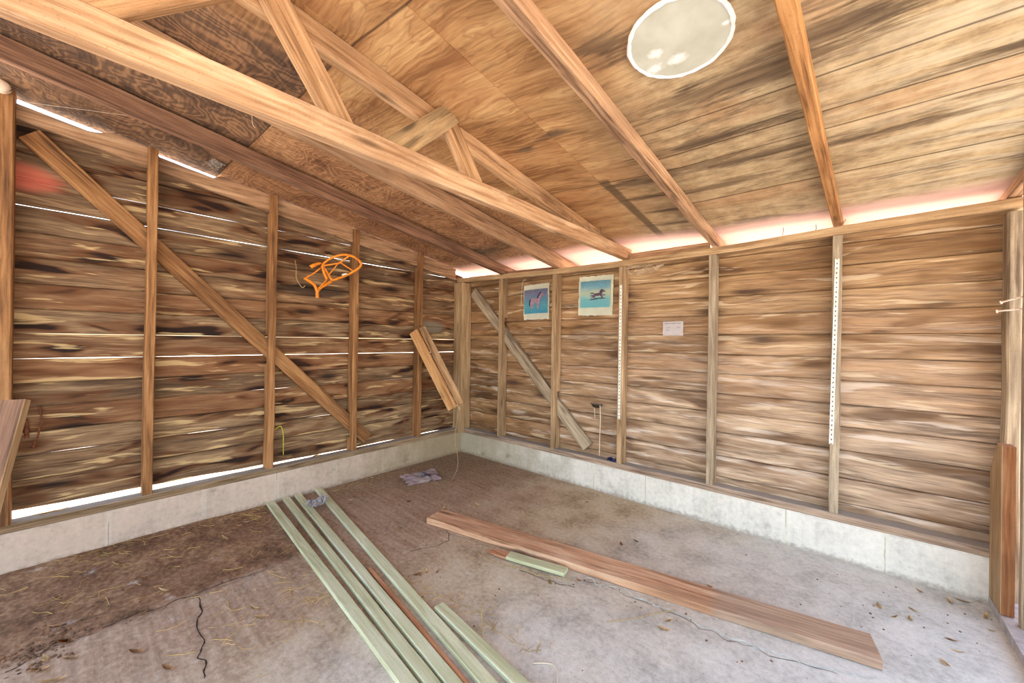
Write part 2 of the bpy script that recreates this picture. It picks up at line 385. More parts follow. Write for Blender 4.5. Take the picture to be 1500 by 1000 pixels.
    for b in [(2.44, -1.63, .10, .07), (2.75, -1.27, .36, .075), (2.98, -1.34, .22, .07), (2.58, -1.0, .34, .035), (2.18, -.80, .18, .05),
              (2.2, -.62, .16, .03), (2.52, -.6, .26, .035), (2.7, -.78, .3, .03), (2.19, -.22, .19, .025), (2.2, -.42, .14, .03), (3.2, -1.45, .3, .08), (3.1, -.72, .35, .03),
              (.62, -.30, .30, .10), (1.0, -.35, .25, .08), (3.35, -1.0, .15, .03), (2.04, -1.33, .10, .025), (1.86, -1.28, .05, .02)]:
        bl = m.blob(x, y, *b, pert, .6); st = bl if st is None else m.math('MAXIMUM', st, bl)
    stc = m.ramp(med, [(.38, (70, 54, 42)), (.62, (128, 104, 78))])
    c = m.mix(m.math('MULTIPLY', st, .85), c, stc)
    # peeled veneer edge
    e1 = m.math('MULTIPLY', m.math('SUBTRACT', 1.0, m.step(m.math('ABSOLUTE', m.math('SUBTRACT', m.math('ADD', x, m.math('MULTIPLY', m.math('SUBTRACT', fine, .5), .03)), 2.04)), .018, .035)), m.step(y, -.90, -.86))
    c = m.mix(m.math('MULTIPLY', e1, .8), c, (98, 78, 56))
    # joints running along the eave
    for yj in (-2.05, -1.16, -.965, -.85, -.46):
        wy = m.math('ADD', y, m.math('MULTIPLY', m.math('SUBTRACT', wob, .5), .012))
        j = m.math('SUBTRACT', 1.0, m.step(m.math('ABSOLUTE', m.math('SUBTRACT', wy, yj)), .002, .006))
        if yj > -2: j = m.math('MULTIPLY', j, m.step(x, 2.0, 2.5) if yj != -.85 else m.step(x, 1.6, 1.75))
        c = m.mix(m.math('MULTIPLY', j, .75), c, (70, 48, 36))
    # pinkish eave strip; bounced daylight painted in, palest on the overhang
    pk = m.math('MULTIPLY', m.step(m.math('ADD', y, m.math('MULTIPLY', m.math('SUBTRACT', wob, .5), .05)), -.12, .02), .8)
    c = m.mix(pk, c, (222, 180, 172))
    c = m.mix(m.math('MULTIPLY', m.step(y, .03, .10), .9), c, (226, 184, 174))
    m.bump(m.math('ADD', fine, fig), .4, .003)
    return m.out(c)
MAT['ceil'] = mat_ceiling()

def mat_floor():
    m = M('dusty_concrete_floor', .9)
    x, y, z = m.sep(m.co)
    p = m.co
    big = m.noise(p, 1.3, 4, .6); mid = m.noise(p, 5, 5, .6); fine = m.noise(p, 45, 4, .65); grit = m.noise(p, 150, 2)
    tro = m.noise(m.vmul(p, (3, 40, 1)), 1, 4, .6)
    conc = m.ramp(m.math('ADD', m.math('MULTIPLY', mid, .6), m.math('MULTIPLY', fine, .4)), [(.36, (178, 175, 171)), (.5, (210, 207, 203)), (.64, (228, 225, 221))])
    dust = m.ramp(m.math('ADD', m.math('MULTIPLY', mid, .6), m.math('MULTIPLY', fine, .4)), [(.36, (150, 130, 104)), (.5, (192, 172, 144)), (.64, (212, 198, 174))])
    dirt = m.ramp(m.math('ADD', m.math('MULTIPLY', fine, .5), m.math('MULTIPLY', mid, .5)), [(.36, (82, 58, 42)), (.5, (134, 100, 74)), (.64, (178, 144, 112))])
    # dust: left and toward the corner
    f = m.math('ADD', m.math('SUBTRACT', x, m.math('MULTIPLY', y, .25)), m.math('MULTIPLY', m.math('SUBTRACT', big, .5), 1.6))
    c = m.mix(m.math('MULTIPLY', m.step(f, 1.7, 3.2), 1.0), dust, conc)
    lf = m.math('SUBTRACT', 1.0, m.step(m.math('ADD', m.math('ADD', x, m.math('MULTIPLY', y, .12)), m.math('MULTIPLY', m.math('SUBTRACT', big, .5), .9)), .8, 1.6))
    c = m.mix(m.math('MULTIPLY', lf, .75), c, m.ramp(m.math('ADD', m.math('MULTIPLY', tro, .5), m.math('MULTIPLY', fine, .5)), [(.36, (128, 100, 84)), (.5, (164, 134, 114)), (.64, (190, 164, 144))]))
    # damp brown ground near the corner and along the left wall
    corner = m.math('SUBTRACT', 1.0, m.step(m.math('ADD', m.math('SUBTRACT', x, m.math('MULTIPLY', y, .55)), m.math('MULTIPLY', m.math('SUBTRACT', mid, .5), .7)), .35, 1.5))
    c = m.mix(m.math('MULTIPLY', corner, .75), c, m.ramp(fine, [(.35, (104, 82, 62)), (.65, (156, 130, 100))]))
    ed = m.math('ADD', x, m.math('MULTIPLY', m.math('SUBTRACT', mid, .5), .16))
    dm = m.math('MULTIPLY', m.math('SUBTRACT', 1.0, m.step(ed, .74, .86)), m.math('SUBTRACT', 1.0, m.step(m.math('ADD', y, m.math('MULTIPLY', m.math('SUBTRACT', big, .5), .8)), -1.9, -1.55)))
    c = m.mix(m.math('MULTIPLY', dm, .95), c, dirt)
    pinkish = m.math('MULTIPLY', m.step(m.noise(p, 2.2, 3), .5, .7), m.math('MULTIPLY', m.math('SUBTRACT', 1.0, m.step(x, .9, 1.9)), .2))
    c = m.mix(pinkish, c, (172, 130, 108))
    c = m.mix(m.math('MULTIPLY', m.step(grit, .62, .70), .35), c, (86, 66, 54))
    c = m.mix(m.math('MULTIPLY', m.step(mid, .6, .74), .25), c, (146, 134, 124))
    c = m.mix(m.math('MULTIPLY', m.step(m.noise(m.vadd(p, (5, 5, 0)), 7, 5, .7), .62, .72), .45), c, (220, 214, 210))
    m.bump(m.math('ADD', m.math('MULTIPLY', fine, .7), m.math('ADD', mid, m.math('MULTIPLY', tro, .4))), .45, .006)
    return m.out(c)
MAT['floor'] = mat_floor()
MAT['crack'] = plain('dark_crack', (58, 46, 42), .95)
MAT['palecrack'] = plain('pale_chipped_concrete', (204, 210, 206), .95)

def mat_curb(name, axis, off, base):
    m = M(name, .9); X = m.sep(m.co); l = X[axis]
    fine = m.noise(m.co, 40, 4, .65); mid = m.noise(m.co, 6, 4, .6)
    streak = m.noise(m.vmul(m.co, (22, 22, 2)), 1, 4)
    g = m.math('ADD', m.math('MULTIPLY', fine, .4), m.math('ADD', m.math('MULTIPLY', mid, .4), m.math('MULTIPLY', streak, .2)))
    c = m.ramp(g, [(.34, tuple(v*.86 for v in base)), (.5, base), (.66, tuple(min(255, v*1.08) for v in base))])
    w = m.math('ADD', l, m.math('MULTIPLY', m.math('SUBTRACT', mid, .5), .02))
    fr = m.math('ABSOLUTE', m.math('SUBTRACT', m.math('FRACT', m.math('DIVIDE', m.math('SUBTRACT', w, off-.2035+40.7), .407)), .5))
    j = m.math('SUBTRACT', 1.0, m.step(fr, .010, .045))
    c = m.mix(m.math('MULTIPLY', j, .25 if axis else .5), c, (226, 222, 206))
    dk = m.math('SUBTRACT', 1.0, m.step(fr, .003, .008))
    c = m.mix(m.math('MULTIPLY', m.math('MULTIPLY', dk, m.step(mid, .45, .6)), .5), c, (110, 96, 80))
    # yellow-brown tint growing toward the far corner
    cor = m.math('SUBTRACT', 1.0, m.step(m.math('ADD', m.math('ABSOLUTE', l), m.math('MULTIPLY', m.math('SUBTRACT', mid, .5), 1.0)), .3, 1.7))
    c = m.mix(m.math('MULTIPLY', cor, .65), c, (150, 132, 92))
    st = m.step(m.noise(m.vmul(m.co, (5, 5, 7)), 1, 5, .6), .60, .72)
    c = m.mix(m.math('MULTIPLY', st, .45), c, (122, 108, 92))
    low = m.math('SUBTRACT', 1.0, m.step(m.math('ADD', X[2], m.math('MULTIPLY', m.math('SUBTRACT', fine, .5), .06)), .0, .035))
    c = m.mix(m.math('MULTIPLY', low, .5), c, (120, 98, 78))
    m.bump(g, .5, .004); return m.out(c)
MAT['curb_l'] = mat_curb('grey_pink_concrete_block', 1, -1.303, (202, 182, 168))
MAT['curb_r'] = mat_curb('pale_concrete_block', 0, 3.161, (224, 218, 210))

MAT['thr'] = plain('lilac_grey_concrete', (176, 166, 166), .9, .1, 25)
# ------------------------------------------------------------------ floor
def make_floor():
    bm = bmesh.new(); x0, x1, y0, y1, s = -.02, 4.3, -3.7, .02, .03
    nx, ny = int((x1-x0)/s), int((y1-y0)/s)
    g = [[bm.verts.new((x0+i*s, y0+j*s, fz(x0+i*s, y0+j*s))) for j in range(ny+1)] for i in range(nx+1)]
    for i in range(nx):
        for j in range(ny): bm.faces.new((g[i][j], g[i+1][j], g[i+1][j+1], g[i][j+1]))
    def crack(px, w, mi, jit=.01, seed=1, n=10):
        P = []
        for (a, b) in zip(px, px[1:]):
            A, B = at(*a, 2, 0), at(*b, 2, 0)
            for k in range(n):
                t = k/n; q = A.lerp(B, t)
                q.x += noise.noise(V((q.x*22, q.y*22, seed)))*jit*2; q.y += noise.noise(V((q.x*22, q.y*22, seed+5)))*jit*2
                P.append(q)
        rows = []
        for i, q in enumerate(P):
            d = (P[min(i+1, len(P)-1)]-P[max(i-1, 0)]); d.z = 0; d.normalize(); nrm = V((-d.y, d.x, 0))
            ww = w*(.35+.9*abs(noise.noise(V((i*.7, seed, 2)))))*(1 if 0 < i < len(P)-1 else .1)
            rows.append([bm.verts.new((a.x, a.y, fz(a.x, a.y)+.0012)) for a in (q-nrm*ww, q+nrm*ww)])
        for a, b in zip(rows, rows[1:]): bm.faces.new((a[0], a[1], b[1], b[0])).material_index = mi
    crack([(289, 868), (295, 893), (288, 915), (299, 945), (290, 962), (303, 975), (297, 1000)], .004, 1, .006, 1, 6)
    crack([(0, 988), (70, 950), (150, 915), (215, 892), (285, 868), (340, 846), (400, 830)], .0045, 1, .008, 2)
    crack([(655, 776), (658, 792), (640, 800), (590, 808)], .003, 1, .006, 3)
    crack([(850, 845), (905, 862), (950, 882), (1000, 902), (1060, 930), (1150, 962), (1235, 985), (1290, 999)], .008, 2, .014, 4)
    crack([(850, 848), (905, 864), (950, 885), (1000, 906), (1060, 934), (1150, 966), (1235, 990)], .0022, 1, .012, 6)
    crack([(760, 835), (800, 850), (850, 862)], .003, 1, .008, 7)
    crack([(1248, 848), (1249, 880), (1250, 935)], .002, 2, .002, 8)
    crack([(655, 780), (700, 795), (740, 812), (790, 830)], .0022, 1, .01, 9)
    return struct(link('floor', bm, [MAT['floor'], MAT['crack'], MAT['palecrack']]))
make_floor()

# outside ground
m = M('sunlit_dry_ground', .95); n_ = m.noise(m.co, 3, 5, .65)
bm = bmesh.new(); box(bm, (-30, -30, -.3), (30, 30, -.06))
struct(link('ground', bm, m.out(m.ramp(n_, [(.35, (196, 186, 170)), (.65, (222, 214, 200))]))))

# ------------------------------------------------------------------ curbs
CH = .2036
def curb(name, lo, hi, axis, mat):
    bm = bmesh.new(); n = 60; L = hi[axis]-lo[axis]; o = 1-axis
    secs = []
    for i in range(n+1):
        t = lo[axis]+L*i/n; e = noise.noise(V((t*6, axis*3, 1)))*.003; e2 = noise.noise(V((t*11, axis*3, 7)))*.003
        if axis == 0: pr = [(lo[1]+.0+e*.4, -.05), (lo[1]+e*.5, hi[2]-.008+e2), (lo[1]+.006, hi[2]+e2*.4), (hi[1], hi[2]), (hi[1], -.25)]
        else: pr = [(hi[0]+e*.4, -.05), (hi[0]+e*.5, hi[2]-.008+e2), (hi[0]-.006, hi[2]+e2*.4), (lo[0], hi[2]), (lo[0], -.25)]
        secs.append([(t, a, b) if axis == 0 else (a, t, b) for a, b in pr])
    loft(bm, secs); return struct(link(name, bm, mat))
curb('trim_1', (-.12, -3.0, -.25), (0, .12, CH), 1, MAT['curb_l'])
curb('trim_2', (0, 0, -.25), (3.56, .12, CH), 0, MAT['curb_r'])
# threshold slab at the open right side
bm = bmesh.new(); box(bm, (3.492, -3.7, -.25), (3.75, -.002, .04))
struct(link('trim_3', bm, MAT['thr']))

# ------------------------------------------------------------------ wall boards
def board(bm, axis, l0, l1, z0, z1, d0, d1, seed, clip=None, ch=.0055, zb0=None):
    """one siding board; length along axis, between depths d0 (inner) and d1"""
    n = max(4, int((l1-l0)/.06)); secs = []
    for i in range(n+1):
        l = l0+(l1-l0)*i/n
        a = z0+noise.noise(V((l*4, seed*3.3, 0)))*.0022; b = z1+noise.noise(V((l*4, seed*3.3, 6)))*.0022
        if zb0: a = max(a, zb0(l))
        if clip:
            c = clip(l); a, b = min(a, c-.001), min(b, c)
        dd = noise.noise(V((l*2, seed*3.3, 3)))*.002+.0025*(1 if d1 > d0 else -1)*math.sin(seed*2.4)
        k = min(ch, (b-a)*.3); s = 1 if d1 > d0 else -1
        pts = [(d1, a), (d0+dd+s*k, a), (d0+dd, a+k), (d0+dd, b-k), (d0+dd+s*k, b), (d1, b)]
        secs.append([(l, d, z) if axis == 0 else (d, l, z) for d, z in pts])
    loft(bm, secs)
TP = [(-.09, 1.752), (.3, 1.742), (1.1, 1.714), (1.7, 1.706), (2.5, 1.714), (3.05, 1.736), (3.6, 1.750)]
def tpz(x): return interp(x, [a for a, b in TP], [b for a, b in TP])
# left (gable) wall
def gap_bottom(y): return .243+.034*smooth(.9, 2.95, -y)+.008*noise.noise(V((y*4, 0, 0)))
zl = [.225, .42, .545, .66, .785, .905, 1.028, 1.155, 1.279, 1.406, 1.535, 1.66, 1.79, 1.92, 2.05, 2.18, 2.33]
gl = [0, 0, .001, 0, .001, 0, .003, .002, 0, 0, 0, 0, .0042, .0036, 0, 0, 0]
lit = {2, 4, 6, 7, 12, 13}
gl = [g if k in lit else .003 for k, g in enumerate(gl)]
bm = bmesh.new()
for i in range(len(zl)-1):
    board(bm, 1, -2.97, .08, zl[i]+gl[i]/2, zl[i+1]-gl[i+1]/2, -.089, -.107, i+1, clip=lambda y: zr(-.09, y)-.05, zb0=gap_bottom if i == 0 else None)
for k in range(1, len(zl)-1):   # unseen strips added behind these joints to block daylight
    if k in lit: continue
    y0_ = max(-2.97, -(zl[k]+.02-1.885)/.153-.0) if False else -2.97
    y1_ = min(.08, (1.885-.07-zl[k]-.02)/.153)
    if y1_ > y0_+.1: box(bm, (-.116, y0_, zl[k]-.02), (-.109, y1_, zl[k]+.02))
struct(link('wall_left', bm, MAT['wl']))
zq = [.225, .285, .42, .57, .70, .82, .95, 1.075, 1.205, 1.33, 1.45, 1.58, 1.70, 1.83]
gr = [.003]*14 if True else [0, 0, .0, .0, .0, .0, .0, 0, 0, 0, 0, 0, 0, 0]
bm = bmesh.new()
for i in range(len(zq)-1):
    # boards are butted over the third and fifth studs
    cuts = [-.10, 3.58] if i % 3 else [-.10, 1.735, 3.58]
    for a, b in zip(cuts, cuts[1:]): board(bm, 0, a+.0005, b-.0005, zq[i]+gr[i]/2, zq[i+1]-gr[i+1]/2, .085, .103, i+40+a, clip=lambda x: tpz(x)+.03)
box(bm, (-.10, .106, .2), (3.58, .112, 1.72))  # unseen backing sheet added to keep daylight out of the joints
struct(link('wall_right', bm, MAT['wr']))

# ------------------------------------------------------------------ sills and plates
def rail(name, pts, w0, w1, mat, axis):
    """bent rail: pts = list of (l, zbottom, ztop); between depth w0 and w1"""
    bm = bmesh.new(); secs = []
    P = []
    for (a, b) in zip(pts, pts[1:]):
        for k in range(10 if len(pts) < 20 else 1): P.append([a[j]+(b[j]-a[j])*k/10 for j in range(3)])
    P.append(list(pts[-1]))
    for l, zb, zt in P:
        e = noise.noise(V((l*7, w0, 0)))*.002; e2 = noise.noise(V((l*12, w0, 4)))*.002; c = .004
        lo, hi = min(w0, w1), max(w0, w1)
        pr = [(lo+c+e, zb), (lo+e, zb+c), (lo+e, zt-c+e2), (lo+c+e, zt+e2), (hi-c, zt+e2), (hi, zt-c), (hi, zb+c), (hi-c, zb)]
        secs.append([(l, a, b) if axis == 0 else (a, l, b) for a, b in pr])
    loft(bm, secs)
    # move grain axis: objects keep world axes, so rotate left rails
    if axis == 1:
        bmesh.ops.rotate(bm, verts=bm.verts, cent=(0, 0, 0), matrix=Matrix.Rotation(-math.pi/2, 3, 'Z'))
        o = link(name, bm, mat); o.rotation_euler.z = math.pi/2; return struct(o)
    return struct(link(name, bm, mat))
SB = CH+.042
rail('trim_4', [(-2.9, CH+.001, SB), (-.05, CH+.001, SB)], -.085, 0, MAT['plate_dirty'], 1)
rail('trim_5', [(.05, CH+.001, SB), (3.533, CH+.001, SB)], 0, .081, MAT['plate_dirty2'], 0)
TP = [(-.09, 1.752), (.3, 1.742), (1.1, 1.714), (1.7, 1.706), (2.5, 1.714), (3.05, 1.736), (3.6, 1.750)]
def tpz(x): return interp(x, [a for a, b in TP], [b for a, b in TP])
rail('trim_6', [(x, z, z+.045) for x, z in TP], 0, .083, MAT['plate'], 0)
def gz(y):
    o = smooth(-2.50, -2.62, y)+smooth(-2.03, -2.08, y)*smooth(-2.38, -2.33, y)*.8
    return zr(-.06, y)-.010-.042*min(1, o)
rail('trim_8', [(1.785, tpz(2.0)+.044, tpz(2.0)+.092), (2.325, tpz(2.2)+.046, tpz(2.2)+.090)], .03, .065, MAT['raft_m'], 0)
rail('trim_9', [(.58, tpz(.6)+.046, tpz(.6)+.070), (1.125, tpz(1.1)+.046, tpz(1.1)+.070)], .03, .065, MAT['raft_d'], 0)
rail('trim_7', [(y_, zr(-.06, y_)-.125, gz(y_)) for y_ in [-2.9+.0316*k_ for k_ in range(91)]], -.085, -.047, MAT['raft_m'], 1)

# ------------------------------------------------------------------ studs
def stud(axis, l0, l1, zb, zt, notches, mat, seed, lean=0.0, depth=.082):
    """front face flush with the curb face; notches = z ranges where only the front 43 mm remains"""
    L = zt-zb; bm = bmesh.new()
    cuts = [zb]
    for a, b in sorted(notches):
        if b > zb and a < zt: cuts += [max(a, cuts[-1]), min(b, zt)]
    cuts.append(zt)
    w = l1-l0
    for i in range(len(cuts)-1):
        a, b = cuts[i], cuts[i+1]
        if b-a < .004: continue
        d = depth if i % 2 == 0 else .040
        n = max(2, int((b-a)/.06)); secs = []
        for k in range(n+1):
            z = a+(b-a)*k/n; o = noise.noise(V((z*2.5, seed*5.7, 0)))*.004+lean*(z-zb); f = noise.noise(V((z*3, seed*5.7, 9)))*.002
            c = .003
            # local: X = height, Y = along the wall, Z = out of the wall
            pr = [(-w/2+o, c-d), (-w/2+o+c*.3, -d), (w/2+o, -d), (w/2+o, f-c), (w/2+o-c, f), (-w/2+o+c, f), (-w/2+o, f-c)]
            secs.append([(z-zb, y, zz) for y, zz in pr])
        loft(bm, secs)
    if axis == 0:   # right wall: along +x, out = -y
        mw = Matrix(((0, 1, 0, (l0+l1)/2), (0, 0, -1, -.001), (1, 0, 0, zb), (0, 0, 0, 1)))
    else:           # left wall: along +y, out = +x
        mw = Matrix(((0, 0, 1, .001), (0, 1, 0, (l0+l1)/2), (1, 0, 0, zb), (0, 0, 0, 1)))
    return link('wall_stud', bm, mat, mw=mw)
G1, G2 = 'studs of the gable wall with the orange rack', 'studs of the wall with the horse prints'
A, B = V((0, -2.83, 2.175)), V((0, -1.0, .29))
def brl(y): return A.z+(B.z-A.z)*(y-A.y)/(B.y-A.y)
def brr(x): return 1.745+(.285-1.745)*(x-.07)/(1.46-.07)
labL = {-.503: 'knotty stud nearest the corner post, with the hanging wooden rack nailed to it',
        -1.133: 'thin red-brown stud just behind the loop of the orange saddle rack',
        -1.733: 'bright orange-brown stud left of the orange rack, splintered at its foot',
        -2.353: 'tall orange stud standing between the two bright floor-level gaps, slotted near its top'}
for i, (yr, top) in enumerate([(-.503, 1.974), (-1.133, 2.047), (-1.733, 2.148), (-2.353, 2.236)]):
    yc = yr-.021; nt = []
    if yr < -.9: nt.append((brl(yc)-.10, brl(yc)+.10))
    nt.append((zr(-.06, yc)-.14, 9))
    s = stud(1, yr-.042, yr, SB+.001, top-.012, nt, MAT['stud_l'], i+1, lean=.006)
    tag(s, labL[yr], 'stud', G1)
labR = ['short stud right of the corner post, crossed by the slanted brace near its top',
        'stud standing between the two horse prints, crossed by the brace near its foot',
        'stud with a yardstick tacked on, right of the galloping horse print',
        'bare greyish stud right of the small white note',
        'stud carrying the yardstick in the widest lit bay of the right wall']
for i, xl in enumerate([.504, 1.117, 1.715, 2.330, 2.940]):
    nt = [(brr(xl+.02)-.10, brr(xl+.02)+.10)] if xl < 1.5 else []
    s = stud(0, xl, xl+.041, SB+.001, tpz(xl)-.002, nt, [MAT['stud_r'], MAT['stud_r'], MAT['stud_r'], MAT['grey_r'], MAT['grey_r']][i], i+11, lean=.003)
    tag(s, labR[i], 'stud', G2)

# posts
def post(name, lo, hi, mat, label, cat):
    bm = beam_bm(hi[2]-lo[2], hi[0]-lo[0], hi[1]-lo[1], ch=.006, seed=hi[0]*10)
    mw = Matrix(((0, -1, 0, (lo[0]+hi[0])/2), (0, 0, -1, (lo[1]+hi[1])/2), (1, 0, 0, (lo[2]+hi[2])/2), (0, 0, 0, 1)))
    return tag(link(name, bm, mat, mw=mw), label, cat)
post('corner_post', (-.083, -.048, CH+.002), (.048, .08, 1.738), MAT['plate'], 'square post in the far corner where both walls meet, on the concrete curb', 'post')
post('door_post', (3.535, 0.002, .0), (3.58, .08, 1.735), MAT['grey_r'], 'brown end post closing the right wall, behind the redwood block', 'post')
post('door_jamb', (3.531, -.245, .041), (3.66, -.2, 1.86), MAT['grey_r'], 'pale upright jamb cut by the right edge of the photo, pale spikes driven in it', 'post')
bm = bmesh.new()
prof = [(-.001, .041), (-.001, .60), (-.10, .735), (-.165, .735), (-.165, .041)]
loft(bm, [[(z, y, x) for y, z in prof] for x in (3.493, 3.4945, 3.53)])
mw = Matrix(((0, 0, 1, 0), (0, 1, 0, 0), (1, 0, 0, .002), (0, 0, 0, 1)))
for f_ in bm.faces:
    if f_.calc_center_median().z < 3.4955: f_.material_index = 1
tag(link('redwood_block', bm, [MAT['redwood'], MAT['plate']], mw=mw), 'knotty redwood block with slanted top standing at the right end of the curb', 'block')
post('gable_post', (-.083, -2.935, CH+.043), (.02, -2.85, zr(0, -2.9)-.02), MAT['stud_l'], 'dark brown post at the left edge of the photo with the cream insulator', 'post')

# braces
def brace(p0, p1, up, mat, label):
    return tag(beam('diagonal_brace', p0, p1, .092, .036, mat, up=up), label, 'brace')
dl = (B-A).normalized()
brace(V((-.064, A.y+.02, A.z-.04)), V((-.064, B.y-.01, B.z+.02)), V((1, 0, 0)), MAT['stud_l'], 'long diagonal brace running down the gable wall behind four studs')
b2 = tag(beam('diagonal_brace', V((.105, .060, 1.645)), V((1.445, .060, .305)), .10, .034, MAT['grey_r'], up=V((0, -1, 0))), 'greyish diagonal brace from the far corner post down to the sill below the horse prints', 'brace')

# ------------------------------------------------------------------ rafters
YB = -3.45
def rafter(x, dx, zb, s, w, mat, label, y1=.40, xend=None):
    def P(y): return V((x+w/2+dx*y, y, zb-s*y))
    h = min(zr(P(y).x+k, y)-(zb-s*y) for y in (YB, -1.2, .35) for k in (-w/2, w/2))-.006
    h = max(.042, min(h, .125))
    n = V((0, s, 1)).normalized()
    p0, p1 = P(YB), P(y1)
    o = beam('rafter', p0+n*h/2, p1+n*h/2, w, h, mat, up=n)
    return tag(o, label, 'rafter', 'rafters under the roof boards')
rafter(.53, 0, 1.772, .147, .042, MAT['raft_d'], 'dark red-brown rafter nearest the gable wall')
rafter(1.13, 0, 1.766, .136, .040, MAT['raft_m'], 'brown rafter seen below the long pale truss beam')
rafter(2.33, 0, 1.786, .0985, .044, MAT['raft_m'], 'rafter sloping between the truss and the round white roof patch')
rafter(2.94, .049, 1.80, .098, .040, MAT['raft_o'], 'orange rafter right of the round white roof patch')
rafter(3.535, 0, 1.80, .098, .042, MAT['raft_m'], 'rafter end at the right edge of the photo above the door post')

# ------------------------------------------------------------------ truss
tr = empty('roof_truss', (1.72, 0, 1.762), 'wooden roof truss with a long pale bottom beam and crossed webs', 'truss')
beam('bottom_chord', (1.76, -3.45, 1.806), (1.76, .082, 1.800), .040, .084, MAT['tie'], parent=tr)
nrm = V((0, .128, 1)).normalized()
def cz(y): return zr(1.7, y)-.004
p0, p1 = V((1.68, -3.45, cz(-3.45))), V((1.68, .40, cz(.40)))
beam('top_chord', p0-nrm*.043, p1-nrm*.043, .040, .086, MAT['chord'], up=nrm, parent=tr)
def web(ya, za, yb, zb, w, mat, label=None, x=1.7195):
    d = (V((0, yb, zb))-V((0, ya, za))).normalized()
    o = beam('web', (x, ya, za), (x, yb, zb), w, .034, mat, up=V((1, 0, 0)), parent=tr)
    if label: o['label'] = label
    return o
web(-2.085, 1.835, -2.315, 2.165, .082, MAT['chord'])
web(-1.905, 1.84, -1.625, 2.105, .088, MAT['grayplank'], 'mould-speckled grey plank web')
web(-1.455, 1.83, -1.66, 2.02, .076, MAT['chord']) if False else None
web(-1.470, 1.835, -1.625, 2.045, .082, MAT['chord'], x=1.7185)
web(-2.72, 1.83, -2.40, 2.13, .088, MAT['chord'])

# ------------------------------------------------------------------ roof sheathing
def make_ceiling():
    bm = bmesh.new()
    xs = [-.14]+[i*.11 for i in range(0, 36)]+[3.95]
    def sheet(x0, x1, y0, y1, dz):
        X = [x0]+[x for x in xs if x0+.02 < x < x1-.02]+[x1]
        n = max(2, int((y1-y0)/.15)); Y = [y0+(y1-y0)*i/n for i in range(n+1)]
        for th, flip in ((0, 0), (.014, 1)):
            g = [[bm.verts.new((x, y, zr(x, y)+dz+th+.0015*noise.noise(V((x*2, y*2, x0))))) for y in Y] for x in X]
            for i in range(len(X)-1):
                for j in range(len(Y)-1):
                    bm.faces.new((g[i][j], g[i+1][j], g[i+1][j+1], g[i][j+1]))
            if th == 0: lo = g
            else: hi = g
        def side(a, b):
            for i in range(len(a)-1): bm.faces.new((a[i], a[i+1], b[i+1], b[i]))
        side(lo[0], hi[0]); side(lo[-1], hi[-1]); side([r[0] for r in lo], [r[0] for r in hi]); side([r[-1] for r in lo], [r[-1] for r in hi])
    sheet(-.14, 1.72, -3.5, -2.05, 0); sheet(1.72, 3.95, -3.5, -2.05, .0)
    sheet(-.14, 2.02, -2.05, -.86, 0); sheet(-.14, 2.02, -.86, .42, .001)
    sheet(2.02, 3.95, -2.05, -.965, .003); sheet(2.02, 3.95, -.965, -.46, .002); sheet(2.02, 3.95, -.46, .42, .001)
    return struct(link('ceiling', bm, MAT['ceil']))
make_ceiling()

# ------------------------------------------------------------------ round white roof patch
pc = roof_at(994, 57)
cp = empty('roof_vent_patch', pc, 'round white patch with sealant smears in the roof boards', 'roof patch')
tilt = Matrix.Rotation(-math.atan(.107), 4, 'X')
m = M('hazy_white_acrylic', .55); n1 = m.noise(m.co, 9, 4)
x, y, z = m.sep(m.co)
sm = None
for bx, by, rr in [((roof_at(*q_)-pc).x, (roof_at(*q_)-pc).y, r_) for q_, r_ in (((960, 75), .024), ((993, 82), .028), ((958, 98), .026), ((1063, 30), .012))]:
    b_ = m.blob(x, y, bx, by, rr, rr*.7, m.math('MULTIPLY', m.math('SUBTRACT', m.noise(m.co, 60, 4), .5), 1.6), .6); sm = b_ if sm is None else m.math('MAXIMUM', sm, b_)
cc = m.mix(m.math('MULTIPLY', sm, .8), m.ramp(n1, [(.35, (184, 182, 164)), (.65, (204, 203, 188))]), (250, 248, 244))
m.b.inputs['Subsurface Weight'].default_value = 0
disc = m.out(cc)
bm = bmesh.new(); rings = []
for k, (rr, zz) in enumerate([(.135, -.006), (.10, -.008), (.05, -.009)]):
    rings.append([bm.verts.new((rr*math.cos(a*math.pi/24), rr*math.sin(a*math.pi/24), zz)) for a in range(48)])
top = [bm.verts.new((.135*math.cos(a*math.pi/24), .135*math.sin(a*math.pi/24), -.001)) for a in range(48)]
for a, b in [(top, rings[0]), (rings[0], rings[1]), (rings[1], rings[2])]:
    for i in range(48): bm.faces.new((a[i], a[(i+1) % 48], b[(i+1) % 48], b[i]))
bm.faces.new(rings[2]); bm.faces.new(top)
link('disc', bm, disc, cp, mw=tilt)
bm = bmesh.new()
tube_bm(bm, [((.137+.003*noise.noise(V((math.cos(t), math.sin(t), 1))*3))*math.cos(t), (.137+.003*noise.noise(V((math.cos(t), math.sin(t), 1))*3))*math.sin(t), -.004) for t in [i*math.pi/40 for i in range(80)]],
        [.0065+.003*noise.noise(V((i*.5, 0, 0))) for i in range(80)], 8, True)
link('sealant_ring', bm, MAT['rim'], cp, mw=tilt, smooth_=True)

